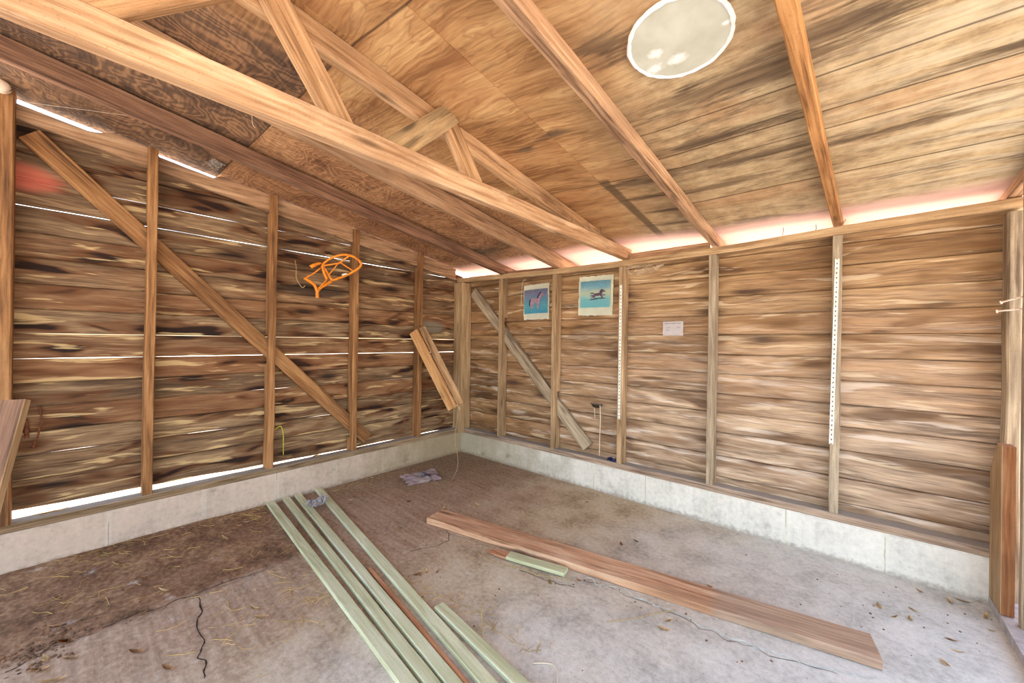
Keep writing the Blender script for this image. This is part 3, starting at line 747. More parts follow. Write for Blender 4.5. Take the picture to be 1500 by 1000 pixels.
# ------------------------------------------------------------------ horse prints, note
def sheet_bm(w, h, seed, ragged=.006, curl=.01, n=14, corner=None):
    bm = bmesh.new(); g = []
    for i in range(n+1):
        row = []
        for j in range(n+1):
            u, v = i/n, j/n; x = (u-.5)*w; z = (v-.5)*h
            if i in (0, n): x += noise.noise(V((v*9, seed, i)))*ragged
            if j in (0, n): z += noise.noise(V((u*9, seed, j+3)))*ragged
            y = -.003-curl*(abs(u-.5)*2)**3*abs(noise.noise(V((v*2, seed, 5))))-abs(noise.noise(V((u*3, v*3, seed))))*.003
            row.append(bm.verts.new((x, y, z)))
        g.append(row)
    for i in range(n):
        for j in range(n): bm.faces.new((g[i][j], g[i+1][j], g[i+1][j+1], g[i][j+1]))
    ex = bmesh.ops.solidify(bm, geom=bm.faces[:], thickness=.0006)
    return bm
def mat_print(name, sky, sea, deep, band):
    m = M(name, .7); x, y, z = m.sep(m.co)
    n = m.noise(m.vmul(m.co, (14, 1, 40)), 1, 5, .6); n2 = m.noise(m.co, 70, 3)
    t = m.math('ADD', z, m.math('MULTIPLY', m.math('SUBTRACT', n, .5), .08))
    c = m.ramp(m.math('ADD', .5, m.math('MULTIPLY', t, 4.2)), [(.0, deep), (.35, sea), (.6, band), (.8, sky), (1, tuple(v*.85 for v in sky))])
    c = m.mix(m.math('MULTIPLY', m.step(n2, .55, .7), .25), c, (240, 240, 235))
    return m.out(c)
def flat_poly(name, pts, y, mat, parent, sc=1.0, off=(0, 0), th=.0006):
    bm = bmesh.new()
    a = [bm.verts.new((px*sc+off[0], y, pz*sc+off[1])) for px, pz in pts]; b = [bm.verts.new((px*sc+off[0], y+th, pz*sc+off[1])) for px, pz in pts]
    bm.faces.new(a); bm.faces.new(list(reversed(b))); n = len(a)
    for i in range(n): bm.faces.new((a[i], a[(i+1) % n], b[(i+1) % n], b[i]))
    bmesh.ops.triangulate(bm, faces=[f for f in bm.faces if len(f.verts) > 4])
    return link(name, bm, mat, parent)
def ell(cx, cz, rx, rz, rot=0, n=14):
    return [(cx+rx*math.cos(t)*math.cos(rot)-rz*math.sin(t)*math.sin(rot), cz+rx*math.cos(t)*math.sin(rot)+rz*math.sin(t)*math.cos(rot)) for t in [2*math.pi*k/n for k in range(n)]]
def limb(pts, w0, w1):
    out = []
    for k, (a, b) in enumerate(zip(pts, pts[1:])):
        d = V((b[0]-a[0], b[1]-a[1])).normalized(); n = V((-d.y, d.x)); m_ = len(pts)-1
        wa, wb = w0+(w1-w0)*k/m_, w0+(w1-w0)*(k+1)/m_
        out += [[(a[0]+n.x*wa, a[1]+n.y*wa), (a[0]-n.x*wa, a[1]-n.y*wa), (b[0]-n.x*wb, b[1]-n.y*wb), (b[0]+n.x*wb, b[1]+n.y*wb)], ell(b[0], b[1], wb, wb, 0, 8)]
    return out
STAND = dict(body=[ell(-.05, .12, .34, .17), ell(-.30, .15, .15, .17), ell(.22, .14, .15, .18)]+limb([(.24, .18), (.40, .42), (.48, .58)], .15, .085)+limb([(.46, .56), (.62, .48), (.70, .42)], .085, .05)
    +limb([(-.34, .08), (-.36, -.14), (-.40, -.26), (-.38, -.46)], .10, .03)+limb([(-.24, .06), (-.20, -.12), (-.27, -.28), (-.25, -.46)], .09, .03)+limb([(.16, .04), (.15, -.2), (.14, -.46)], .07, .03)+limb([(.28, .04), (.31, -.2), (.30, -.46)], .07, .03)+[[(.46, .62), (.50, .60), (.50, .72)]],
    mane=limb([(.16, .28), (.26, .42), (.38, .58), (.46, .66)], .06, .05), tail=limb([(-.42, .22), (-.52, .08), (-.54, -.22)], .05, .04))
GALLOP = dict(body=[ell(0, .1, .36, .15, .1), ell(-.30, .08, .15, .15), ell(.26, .16, .15, .16)]+limb([(.28, .2), (.46, .38), (.54, .46)], .14, .08)+limb([(.52, .46), (.68, .40), (.76, .36)], .08, .045)
    +limb([(.30, .06), (.52, .0), (.70, .06), (.82, -.02)], .07, .025)+limb([(.26, .04), (.40, -.14), (.54, -.18), (.5, -.28)], .07, .025)+limb([(-.34, .04), (-.54, -.04), (-.70, .02), (-.86, -.08)], .09, .025)+limb([(-.3, .02), (-.46, -.16), (-.62, -.16), (-.78, -.26)], .09, .025)+[[(.50, .50), (.55, .48), (.54, .60)]],
    mane=limb([(.2, .3), (.3, .46), (.42, .56), (.52, .54)], .07, .05), tail=limb([(-.44, .16), (-.62, .26), (-.86, .24)], .05, .035))
def pieces(name, polys, y, mat, parent, sc, off):
    bm = bmesh.new()
    for k, P in enumerate(polys):
        yy = y-.00004*k
        a = [bm.verts.new((px*sc+off[0], yy, pz*sc+off[1])) for px, pz in P]; b = [bm.verts.new((px*sc+off[0], yy+.0006, pz*sc+off[1])) for px, pz in P]; n = len(a)
        bm.faces.new(a); bm.faces.new(list(reversed(b)))
        for i in range(n): bm.faces.new((a[i], a[(i+1) % n], b[(i+1) % n], b[i]))
    return link(name, bm, mat, parent)
def horse_print(px, size, tiltr, seed, label, pmat, kind, wpic, hpic, oz):
    c = at(*px, 1, .075); c.y = .076
    e = empty('horse_print', c, label, 'print', 'horse prints tacked between the studs'); e.rotation_euler.y = tiltr
    link('paper_sheet', sheet_bm(size[0], size[1], seed), MAT['paper'], e)
    bm = sheet_bm(wpic, hpic, seed+.4, .002, .002); bmesh.ops.translate(bm, verts=bm.verts, vec=(0, -.0105, oz)); link('printed_picture', bm, pmat, e)
    H, sc_, of_ = (STAND, .125, (.0, oz-.008)) if kind == 0 else (GALLOP, .078, (.03, oz-.012))
    pieces('printed_horse', H['body'], -.0175, MAT['horse1'] if kind == 0 else MAT['horse2'], e, sc_, of_)
    pieces('printed_mane', H['mane'], -.0195, MAT['mane'], e, sc_, of_)
    pieces('printed_tail', H['tail'], -.0195, MAT['mane'], e, sc_, of_)
    if kind: pieces('printed_shadow', [ell(-.25, -.34, .8, .05, .12), ell(.2, -.3, .7, .04)], -.0172, MAT['mane'], e, sc_, of_)
    return e
horse_print((786, 442), (.285, .315), -.01, 3, 'print of a dark horse standing on blue grass, left of the two', mat_print('blue_grass_print', (150, 150, 182), (110, 196, 214), (88, 176, 212), (128, 172, 200)), 0, .262, .215, .004)
horse_print((872.5, 433), (.305, .315), .02, 8, 'print of a galloping horse on pale turquoise, right of the two', mat_print('pale_turquoise_print', (150, 204, 222), (150, 216, 224), (130, 208, 220), (224, 228, 204)), 1, .262, .212, .012)
# yellowed tape strip left of the first print
tube('tape_strip', [at(771, 410, 1, .078), at(766, 412, 1, .076), at(764, 432, 1, .075), at(764, 446, 1, .075), at(768, 447, 1, .076)], .0022, MAT['cord'], None, 6, smooth_pts=4)
tag(bpy.data.objects['tape_strip'], 'thin yellowed tape loop beside the left edge of the standing horse print', 'tape')

c = at(986, 481, 1, .078); c.y = .079
e = empty('paper_note', c, 'small white handwritten note pinned on the boards left of a bare stud', 'note')
link('note_sheet', sheet_bm(.138, .098, 12, .001, .004), MAT['white_paper'], e)
bm = bmesh.new(); r2 = random.Random(3)
for (zz, x0, x1) in ((.034, -.06, .055), (.004, -.05, -.015), (.006, .03, .052), (-.012, -.045, -.02)):
    pts = []; xx = x0
    while xx < x1:
        pts.append((xx, -.0085, zz+r2.uniform(-.004, .006))); xx += .0028
    tube_bm(bm, pts, .0008, 4)
link('scribbled_writing', bm, MAT['ink'], e)

# ------------------------------------------------------------------ yardsticks
def mat_yard():
    m = M('white_yardstick', .7); x, y, z = m.sep(m.co)
    n = m.noise(m.co, 25, 4)
    c = m.ramp(n, [(.3, (206, 200, 186)), (.6, (240, 236, 226))])
    fr = m.math('ABSOLUTE', m.math('SUBTRACT', m.math('FRACT', m.math('DIVIDE', x, .0254)), .5))
    t = m.math('MULTIPLY', m.math('SUBTRACT', 1.0, m.step(fr, .16, .22)), m.math('SUBTRACT', 1.0, m.step(m.math('ABSOLUTE', m.math('ADD', y, m.math('MULTIPLY', m.math('SUBTRACT', n, .5), .006))), .002, .004)))
    c = m.mix(m.math('MULTIPLY', t, .85), c, (70, 56, 50))
    ed = m.step(m.math('ABSOLUTE', y), .0085, .0095)
    c = m.mix(m.math('MULTIPLY', ed, .4), c, (170, 150, 130))
    return m.out(c)
MAT['yard'] = mat_yard()
def yardstick(a, b, label):
    A_, B_ = at(*a, 1, -.0035), at(*b, 1, -.0035); A_.y = B_.y = -.0055
    return tag(beam('yardstick', A_, B_, .019, .003, MAT['yard'], up=V((0, -1, 0)), ch=.0005, warp=.0001), label, 'ruler', 'yardsticks tacked to studs')
yardstick((906.8, 614), (909.8, 417), 'white yardstick on the stud right of the galloping horse print')
yardstick((1217.5, 650), (1226.5, 379), 'white yardstick with dark marks on the stud of the brightest bay')

# ------------------------------------------------------------------ orange saddle rack
def rp(u, v, x): return at(u, v, 0, x)
rk = empty('saddle_rack', rp(466, 420, .0), 'orange metal saddle rack with an oval loop on the gable wall', 'saddle rack')
loop = [rp(473, 388, .05), rp(480, 381, .09), rp(490, 376, .13), (rp(503, 373, .19)), rp(514, 374.5, .24), rp(523, 379, .28), rp(529, 385, .31), rp(527, 391, .30), rp(519, 397, .27), rp(508, 403, .2), rp(496, 407.5, .11), rp(487, 410, .06), rp(482, 403, .05), rp(477, 395, .045)]
tube('loop', loop, .0085, MAT['orange'], rk, 8, True, 4)
tube('cross_bar', [rp(474, 389, .05), rp(487, 387, .12), rp(497, 385, .16), rp(504, 380, .2), rp(512, 374.5, .24)], .0065, MAT['orange'], rk, 8, False, 3)
tube('cross_bar', [rp(481, 403, .06), rp(489, 394, .11), rp(497, 385, .16), rp(507, 390, .21), rp(517, 396.5, .26)], .0045, MAT['orange'], rk, 8, False, 3)
tube('support_arm', [rp(472, 389, .05), rp(475, 400, .045), rp(479, 409, .04)], .0105, MAT['orange'], rk, 8, False, 4)
tube('support_arm', [rp(470, 392, .05), rp(460, 400, .035), rp(449, 406, .025)], .0055, MAT['orange'], rk, 8, False, 3)
bm = bmesh.new()
tube_bm(bm, [p-rk.location for p in spline([rp(446, 407, .02), rp(454, 412, .02), rp(461, 418, .022), rp(464.5, 427, .022), rp(465, 436, .02)], 5)], .0115, 8)
tube_bm(bm, [p-rk.location for p in spline([rp(485, 412, .03), rp(477, 417, .025), rp(470, 421, .022), rp(465, 427, .022), rp(465, 436, .02)], 5)], .0115, 8)
link('wall_bracket', bm, MAT['orange'], rk, smooth_=True)
tube('hook', [rp(478, 410, .04), rp(472, 417, .035), rp(467, 422, .03)], .0055, MAT['orange'], rk, 8, False, 3)
bm = bmesh.new(); tube_bm(bm, [p-rk.location for p in [rp(455, 391, .03), rp(459, 389, .035), rp(466, 386, .045), rp(471, 385, .05)]], [.015, .014, .011, .006], 10)
link('end_cap', bm, MAT['orange'], rk, smooth_=True)
bm = bmesh.new(); tube_bm(bm, [p-rk.location for p in [rp(501, 403, .2), rp(505, 401.5, .21), rp(509, 401, .22)]], .0075, 8)
o = link('tape_wrap', bm, MAT['cord'], rk, smooth_=True); o['label'] = 'cream tape wrap'
tag(tube('cord', [rp(432, 381, -.07), rp(434, 392, -.06), rp(434, 406, -.05), rp(438, 415, -.05), rp(443, 421, -.05), rp(447, 418, -.05)], .0028, MAT['twine'], None, 6), 'frayed pale cord hanging on the boards left of the orange rack', 'cord')

# ------------------------------------------------------------------ wooden V rack with string
wr = empty('wooden_rack', at(606, 482, 0, .02), 'hanging wooden rack of two boards in a V with string, by the corner', 'rack')
top, bot = at(611, 481, 0, .03), at(670, 594, 0, .43)
ax = (bot-top).normalized(); vd = (CAM-(top+bot)/2).normalized(); side = vd.cross(ax).normalized()
if side.dot(R_) < 0: side = -side
nn = side.cross(ax).normalized()
if nn.dot(vd) < 0: nn = -nn
for sgn, lab, wd in ((-1, 'orange-faced board', .092), (1, None, .066)):
    up_ = (nn*.88+side*sgn*.47).normalized()
    ac = up_.cross(ax).normalized()
    if ac.dot(side)*sgn < 0: ac = -ac
    c2 = ac*(wd/2+.006)+side*sgn*.002
    o = beam('rack_board', top+c2+V((.012, 0, 0)), bot+c2, wd, .020, MAT['rackwood'] if sgn < 0 else MAT['chord'], up=up_, parent=wr)
    if lab: o['label'] = lab
ec = bot-ax*.01-nn*.028
beam('end_block', ec-side*.03, ec+side*.03, .03, .035, MAT['grayplank'], up=nn, parent=wr)
tube('rope_knot', [bot+nn*.0+V((.01, 0, -.005)), bot+V((.018, .012, -.025)), bot+V((.014, -.006, -.04))], .009, MAT['twine'], wr, 8)
tag(tube('string', [bot+V((.016, 0, -.03)), at(668, 625, 0, .44), at(666.5, 645, 0, .45), at(670.5, 670, 0, .47), at(670, 685, 0, .52), at(664, 699, 2, .006), at(657, 706, 2, .006)], .0022, MAT['twine'], None, 6), 'tan string dangling from the wooden V rack down to the floor', 'string')

# ------------------------------------------------------------------ cup with cords on the right wall
hk = empty('hanging_cup', at(874.5, 591, 1, .06), 'small dark cup with white cords fixed low between brace and yardstick stud', 'holder')
bm = bmesh.new(); rr_ = []
for k in range(6):
    a = k/5*math.pi/2; rr_.append([bm.verts.new((.046*math.cos(a)*math.cos(t*math.pi/8)+0, -.006-.03*math.cos(a)*max(0, math.sin(t*math.pi/8)), -.034*math.sin(a))) for t in range(0, 9)])
for a_, b_ in zip(rr_, rr_[1:]):
    for i in range(8): bm.faces.new((a_[i], a_[i+1], b_[i+1], b_[i]))
bm.faces.new(rr_[0])
link('cup', bm, MAT['dark'], hk)
tube('rim', [V(hk.location)+V((.05*math.cos(t*math.pi/8), -.006-.034*math.sin(t*math.pi/8), .001)) for t in range(9)], .0028, MAT['nail'], hk, 6, False, 2)
tube('cord', [at(879, 593, 1, .04), at(879.5, 615, 1, .045), at(878.5, 640, 1, .045), at(878, 667, 1, .04)], .0033, MAT['cord'], hk, 6)
tube('cord', [at(870.5, 594, 1, .05), at(871, 603, 1, .055), at(871.5, 612, 1, .06)], .0026, MAT['cord'], hk, 6)

# ------------------------------------------------------------------ insulator, spikes, nails, left plank, rusty hook
ins = empty('insulator_knob', at(3, 130, 0, .03), 'cream porcelain knob insulator on the dark post at the left edge', 'insulator')
bm = bmesh.new(); tube_bm(bm, [V((-.008, 0, 0)), V((.008, 0, 0)), V((.02, 0, 0)), V((.03, 0, 0)), V((.04, 0, 0)), V((.05, 0, 0))], [.012, .026, .030, .022, .028, .02], 16)
link('knob', bm, MAT['porcelain'], ins, smooth_=True)
tube('wire_ring', [at(10+9*math.cos(t*.7), 130+3.5*math.sin(t*.7), 0, .055) for t in range(9)], .0022, MAT['nail'], ins, 6, True, 3)
for k, (a, b) in enumerate([((1466, 443), (1499, 434)), ((1460, 456), (1499, 452))]):
    A_, B_ = at(*a, 1, -.19), at(*b, 1, -.205)
    e = empty('spike', B_, ['pale spike in the right jamb, the upper one', 'pale spike in the right jamb, the lower one'][k], 'nail', 'spikes in the right jamb')
    tube('shank', [B_, A_], .0032, MAT['palenail'], e, 8, False, 0)
    tube('head', [A_+(B_-A_).normalized()*.003, A_-(B_-A_).normalized()*.002], .007, MAT['palenail'], e, 10, False, 0)
def nail(u0, v0, u1, v1, ax_, val, label, grp):
    P0, P1 = at(u0, v0, ax_, val), at(u1, v1, ax_, val); mid = (P0+P1)/2+V((.003, 0, .002))
    return tag(tube('nail', [P0, mid, P1], .0018, MAT['nail'], None, 6), label, 'nail', grp)
for (u, v) in ((760, 284), (784, 298), (838, 325), (864, 334), (880, 340)):
    nail(u, v, u-3+rnd.uniform(-2, 5), v-8, 0, 1.762, 'bent nail sticking up from the lower end of the pale truss beam', 'nails on the truss beam')
for a in ((1146, 345, 1147, 333), (1194, 340, 1195, 329), (1233, 329, 1239, 321)):
    nail(*a, 1, .02, 'nail poking up from the top plate beside the orange rafter', 'nails on the top plate')
p_t, p_b = at(24, 586, 0, .26), at(-30, 775, 0, .40)
p_b = p_t+(p_b-p_t)*((p_t.z-.03)/(p_t.z-p_b.z))
tag(beam('leaning_plank', p_t, p_b, (.085), .032, [MAT['raft_d'], MAT['plate']], up=V((.78, -.62, .1)), edge=True), 'weathered plank leaning at the left edge of the photo', 'plank')
tag(tube('rusty_hook', [at(58, 594, 0, -.083), at(60, 606, 0, -.074), at(62, 618, 0, -.072), at(58, 628, 0, -.07), at(55, 640, 0, -.07), at(52, 645, 0, -.072), at(49, 655, 0, -.075)], .0038, MAT['rust'], None, 6), 'thin rusty hook strap on the boards near the left edge', 'hook')
tag(tube('rusty_pin', [at(37, 614, 0, -.078), at(39, 630, 0, -.078), at(39, 641, 0, -.078)], .008, MAT['rust'], None, 8), 'stubby rusty pin on the boards beside the leaning plank', 'pin')

# paper scrap on the roof boards, cobweb threads
def crumple(name, pts, zf, amp, seed, mat, n=12, th=.0006):
    """irregular quad sheet: pts four corners"""
    bm = bmesh.new(); g = []
    c0 = sum((V(p) for p in pts), V())/4
    for i in range(n+1):
        row = []
        for j in range(n+1):
            u, v = i/n, j/n
            p = (V(pts[0])*(1-u)+V(pts[1])*u)*(1-v)+(V(pts[3])*(1-u)+V(pts[2])*u)*v
            if i in (0, n) or j in (0, n): p += V((noise.noise(V((u*8, v*8, seed))), noise.noise(V((u*8, v*8, seed+3))), 0))*amp*.8
            p.z += zf*abs(noise.noise(V((u*4, v*4, seed+9))))*amp
            row.append(bm.verts.new(p-c0))
        g.append(row)
    for i in range(n):
        for j in range(n): bm.faces.new((g[i][j], g[i+1][j], g[i+1][j+1], g[i][j+1]))
    bmesh.ops.solidify(bm, geom=bm.faces[:], thickness=th)
    return link(name, bm, mat, None, loc=c0)
q4 = [roof_at(*a)-V((0, 0, .004)) for a in ((299, 236), (314, 231), (330, 240), (318, 248))]
tag(crumple('torn_scrap', q4, -1, .02, 5, MAT['scrap']), 'pale torn papery scrap stuck to the roof boards above the gable wall', 'scrap')
tag(tube('cobweb_thread', [at(24, 148, 0, .02), at(140, 163, 0, .25), at(270, 180, 0, .45), at(385, 187, 0, .5)], .0009, MAT['web'], None, 4), 'long cobweb thread stretched under the dark rafter at upper left', 'cobweb')
tag(tube('cobweb_thread', [at(369, 168, 0, 1.12), at(370, 182, 0, 1.12), at(374, 187, 0, 1.12)], .0012, MAT['web'], None, 4), 'short bent cobweb thread hanging below the pale truss beam', 'cobweb')
def mat_web():
    m = M('dusty_cobweb', .9); n = m.noise(m.vmul(m.co, (18, 18, 60)), 1, 3)
    m.b.inputs['Base Color'].default_value = col((200, 178, 150))
    m.lk(m.math('MULTIPLY', m.step(n, .35, .7), .4), m.b.inputs['Alpha']); return m.m
bm = bmesh.new(); W0 = [at(*a, 1, yy) for a, yy in (((915, 385), .0), ((985, 378), .03), ((960, 398), .03), ((938, 404), .02), ((920, 402), .005))]
cc_ = sum(W0, V())/5
vs = [bm.verts.new(p-cc_) for p in W0]; ctr = bm.verts.new(V((0, -.006, 0)))
for i in range(5): bm.faces.new((vs[i], vs[(i+1) % 5], ctr))
bmesh.ops.subdivide_edges(bm, edges=bm.edges[:], cuts=3, use_grid_fill=True)
bmesh.ops.solidify(bm, geom=bm.faces[:], thickness=.0004)
tag(link('cobweb', bm, mat_web(), loc=cc_), 'dusty cobweb sheet below the wall end of the pale truss beam', 'cobweb')

# ------------------------------------------------------------------ planks on the floor
def fp(u, v): p = at(u, v, 2, .012); return p
SEGS = []
def clear(x, y, pad=.004):
    for A_, B_, w in SEGS:
        d = B_-A_; t = max(0, min(1, ((x-A_.x)*d.x+(y-A_.y)*d.y)/(d.x*d.x+d.y*d.y)))
        if math.hypot(x-A_.x-d.x*t, y-A_.y-d.y*t) < w/2+pad: return False
    return True
def floor_plank(name, a, b, w, th, mat, label, cat, group=None, z=0.0, **k):
    A_, B_ = V((a[0], a[1], 0)), V((b[0], b[1], 0))
    za = max(fz(A_.x+(B_.x-A_.x)*t/8, A_.y+(B_.y-A_.y)*t/8) for t in range(9))+.001+z
    A_.z = B_.z = za+th/2
    SEGS.append((A_.copy(), B_.copy(), w))
    return tag(beam(name, A_, B_, w, th, mat, warp=.0008, **k), label, cat, group)
GP = 'pale green painted strips on the floor'
def ext(a, b, x):  # extend the line a->b to x
    t = (x-a[0])/(b[0]-a[0]); return (x, a[1]+(b[1]-a[1])*t)
def cen(u, v, z=.02): p = at(u, v, 2, z); return (p.x, p.y)
for (a, b, w, lab, z) in [
    (cen(394, 733), cen(599.5, 1000), .050, 'pale green painted strip lying outermost toward the left dirt', 0),
    (cen(414, 724.5), cen(634, 1000), .044, 'pale green painted strip second from the left dirt', 0),
    (cen(434, 722), cen(666, 1000), .045, 'pale green painted strip lying against the orange lath', 0),
    (cen(466.5, 715), cen(717, 1000), .050, 'pale green painted strip between the orange lath and the short strip', 0)]:
    a = (max(a[0], .006), a[1]); b = ext(a, b, 2.35)
    floor_plank('green_strip', a, b, w, .020, MAT['green'], lab, 'plank', GP)
floor_plank('green_strip', cen(643, 885), ext(cen(643, 885), cen(764, 1000), 2.35), .046, .020, MAT['green'], 'short pale green strip lying nearest the bare concrete', 'plank', GP)
floor_plank('wood_lath', cen(541, 832, .01), ext(cen(541, 832, .01), cen(683.5, 1000, .01), 2.35), .017, .012, MAT['lath'], 'thin orange-brown lath lying between two green strips', 'lath')
a, b = cen(637, 753, .03), (3.095, -.735)
floor_plank('floor_board', a, b, .150, .036, MAT['redboard'], 'wide reddish brown board lying alone across the concrete floor', 'board')
bp_ = empty('broken_strip', V((*cen(775, 824), fz(1.76, -1.1))), 'short broken green strip with splintered orange end beside the wide board', 'plank')
A_, B_ = at(745, 814, 2, .012), at(829, 839, 2, .012)
for p in (A_, B_): p.z = .012+.004
SEGS.append((A_.copy(), B_.copy(), .06))
beam('painted_piece', A_, B_, .060, .018, MAT['green'], parent=bp_, warp=.0006)
d = (B_-A_).normalized(); sd = V((-d.y, d.x, 0))
bm = bmesh.new(); o0 = A_-V(bp_.location)
loft(bm, [[o0+d*x+sd*(s*w)+V((0, 0, z)) for s, z in ((-1, -.009), (1, -.009), (1, h), (-1, h))] for x, w, h in ((-.001, .029, .004), (-.05, .026, .001), (-.10, .02, -.002), (-.125, .008, -.006))])
o = link('splintered_end', bm, MAT['lath'], bp_); o['label'] = 'bare orange splintered end'

# ------------------------------------------------------------------ litter
def mat_mag():
    m = M('faded_magazine_page', .7); x, y, z = m.sep(m.co)
    n = m.noise(m.co, 14, 4, .6)
    c = m.ramp(n, [(.3, (198, 166, 178)), (.5, (212, 192, 194)), (.65, (220, 208, 200))])
    pert = m.math('MULTIPLY', m.math('SUBTRACT', m.noise(m.co, 30, 4), .5), 1.6)
    for b_, cl in (((-.0, .05, .07, .05), (96, 92, 104)), ((.06, .11, .04, .04), (70, 68, 84)), ((-.03, .03, .025, .02), (190, 186, 190))):
        c = m.mix(m.math('MULTIPLY', m.blob(x, y, *b_, pert, .5), .85), c, cl)
    return m.out(c)
q4 = [at(u, v, 2, .006) for u, v in ((585, 697), (600, 711), (647, 702), (636, 687))]
tag(crumple('magazine_page', q4, 1, .035, 3, mat_mag(), 16), 'faded pink-purple magazine page lying crumpled near the far corner', 'paper')
m = M('clear_plastic_film', .25); m.b.inputs['Alpha'].default_value = .55
film = m.out((206, 204, 214, 1) if False else col((206, 202, 212)))
q4 = [at(u, v, 2, .026) for u, v in ((449, 740), (457, 746), (480, 735), (472, 727))]
tag(crumple('plastic_scrap', q4, 1, .06, 6, film, 14), 'clear crumpled plastic scrap lying across the green strips near the wall', 'plastic')
bm = bmesh.new(); r3 = random.Random(4)
c0 = at(899, 680, 1, .02); c0.z = SB+.003
q4 = [c0+V(v) for v in ((-.05, -.012, 0), (.05, -.012, 0), (.05, .02, 0), (-.05, .02, 0))]
tag(crumple('blue_rag', q4, 1, .05, 8, MAT['blue'], 10), 'dark blue rag on the sill left of the yardstick stud foot', 'rag')
# green sprout and curled leaf by the gable wall
tag(tube('sprout', [at(415, 666, 0, -.03), at(415, 650, 0, -.03), at(414.8, 635, 0, -.03), at(412, 625, 0, -.03), at(408, 625, 0, -.03), at(402, 630, 0, -.03)], .0026, MAT['leafg'], None, 6), 'yellow-green sprout bent at its tip growing at the gable wall gap', 'sprout')
def leaf_mesh(L, W, curl, seed, n=6):
    bm = bmesh.new(); rows = []
    for i in range(n+1):
        t = i/n; w = W*math.sin(math.pi*min(.98, max(.04, t)))**.8
        zc = curl*(t-.5)**2*4*L*.25
        rows.append([bm.verts.new(((t-.5)*L, s*w/2, zc+abs(s)*curl*w*.35+.0015)) for s in (-1, -.5, 0, .5, 1)])
    for a_, b_ in zip(rows, rows[1:]):
        for k in range(4): bm.faces.new((a_[k], a_[k+1], b_[k+1], b_[k]))
    bmesh.ops.solidify(bm, geom=bm.faces[:], thickness=.0005)
    me = bpy.data.meshes.new('dry_leaf'); bm.to_mesh(me); bm.free(); return me
LM = []
for k in range(6):
    me = leaf_mesh(.05+.012*(k % 3), .016+.004*(k % 2), .5+.25*k/5, k); me.materials.append(MAT['leaf'] if k % 3 else MAT['leaf2']); LM.append(me)
def leaf(p, rot, sc, label, grp, k=None, tilt_=0):
    o = bpy.data.objects.new('dry_leaf', LM[rnd.randrange(6) if k is None else k]); C.objects.link(o)
    o.location = p; o.rotation_euler = (tilt_, rnd.uniform(-.15, .15), rot); o.scale = (sc,)*3
    return tag(o, label, 'leaf', grp)
def ground_pt(u, v):
    p = at(u, v, 2, 0); p.z = fz(p.x, p.y)+.001; return p
for (u, v) in ((66, 747), (88, 744)):
    p = at(u, v, 0, -.03); p.z = SB+.004
    leaf(p, math.pi/2, 1.2, 'dry tan leaf lying in the bright gap on the gable sill', 'leaves on the gable sill', 1)
lp = at(463, 652, 0, -.03); lp.z = SB+.012
leaf(lp, 1.6, 1.0, 'curled yellow leaf caught upright in the gable wall gap', None, 4, .9)
LL = [(210, 846), (104, 965), (246, 980), (200, 956), (374, 892), (384, 905), (80, 914), (66, 966), (97, 941), (255, 830), (240, 863), (150, 815), (170, 829), (60, 1000-18), (78, 999), (350, 772), (386, 745), (330, 790)]
for (u, v) in LL:
    leaf(ground_pt(u, v), rnd.uniform(-.6, .9)+.7, rnd.uniform(.8, 1.15), 'small dry tan leaf on the dirt or slab left of the green strips', 'leaves left of the green strips')
for (u, v) in [(515, 733), (512, 738), (520, 728), (860, 736), (848, 850), (806, 855), (1040, 860), (978, 910), (973, 923), (545, 700), (562, 690), (600, 735), (585, 775), (625, 838), (612, 842), (640, 838), (700, 740), (650, 745), (932, 793), (910, 798)]:
    leaf(ground_pt(u, v), rnd.uniform(0, 6.28), rnd.uniform(.55, .9), 'small dry leaf fragment on the concrete right of the green strips', 'leaf bits on the concrete')
for (u, v) in [(1432, 880), (1392, 882), (1444, 904), (1452, 924), (1310, 904), (1338, 894), (1334, 907), (1288, 889), (1385, 973), (1394, 938), (1404, 955), (1412, 882), (1347, 866)]:
    leaf(ground_pt(u, v), rnd.uniform(0, 6.28), rnd.uniform(.5, .85), 'pale dry leaf scrap on the concrete before the redwood block', 'leaf scraps by the redwood block')
# straw and crumbs nobody could count
def straw(name, spots, n, mat, L=(.03, .10), r=.0009, seed=1, label='', cat='straw'):
    bm = bmesh.new(); R = random.Random(seed)
    for _ in range(n):
        (cx, cy, sx, sy) = R.choice(spots)
        x, y = cx+R.gauss(0, sx), cy+R.gauss(0, sy)
        if x < .012 or y > -.012 or x > 3.45: continue
        a = R.uniform(0, math.pi); l = R.uniform(*L); pts = []
        for k in range(4):
            t = k/3-.5; b_ = a+t*R.uniform(-.8, .8)
            px_, py_ = x+math.cos(b_)*l*t, y+math.sin(b_)*l*t
            px_, py_ = max(px_, .004), min(py_, -.004)
            pts.append((px_, py_, fz(px_, py_)+.0015+R.uniform(0, .004)))
        if all(clear(a_[0], a_[1]) for a_ in pts): tube_bm(bm, pts, r*R.uniform(.6, 1.3), 4)
    o = link(name, bm, mat); tag(o, label, cat, None, 'stuff'); return o
straw('straw_litter', [(.09, -2.0, .05, .22), (.10, -2.5, .06, .2), (.14, -1.85, .08, .08), (.5, -2.0, .3, .25), (1.15, -1.98, .12, .08), (1.35, -1.95, .1, .06), (.10, -1.1, .05, .3), (1.6, -1.60, .1, .03), (2.0, -1.55, .1, .03), (.4, -2.6, .2, .15), (1.2, -2.2, .2, .15)],
      300, MAT['straw'], seed=2, label='scattered straw along the gable curb and beside the green strips', cat='straw')
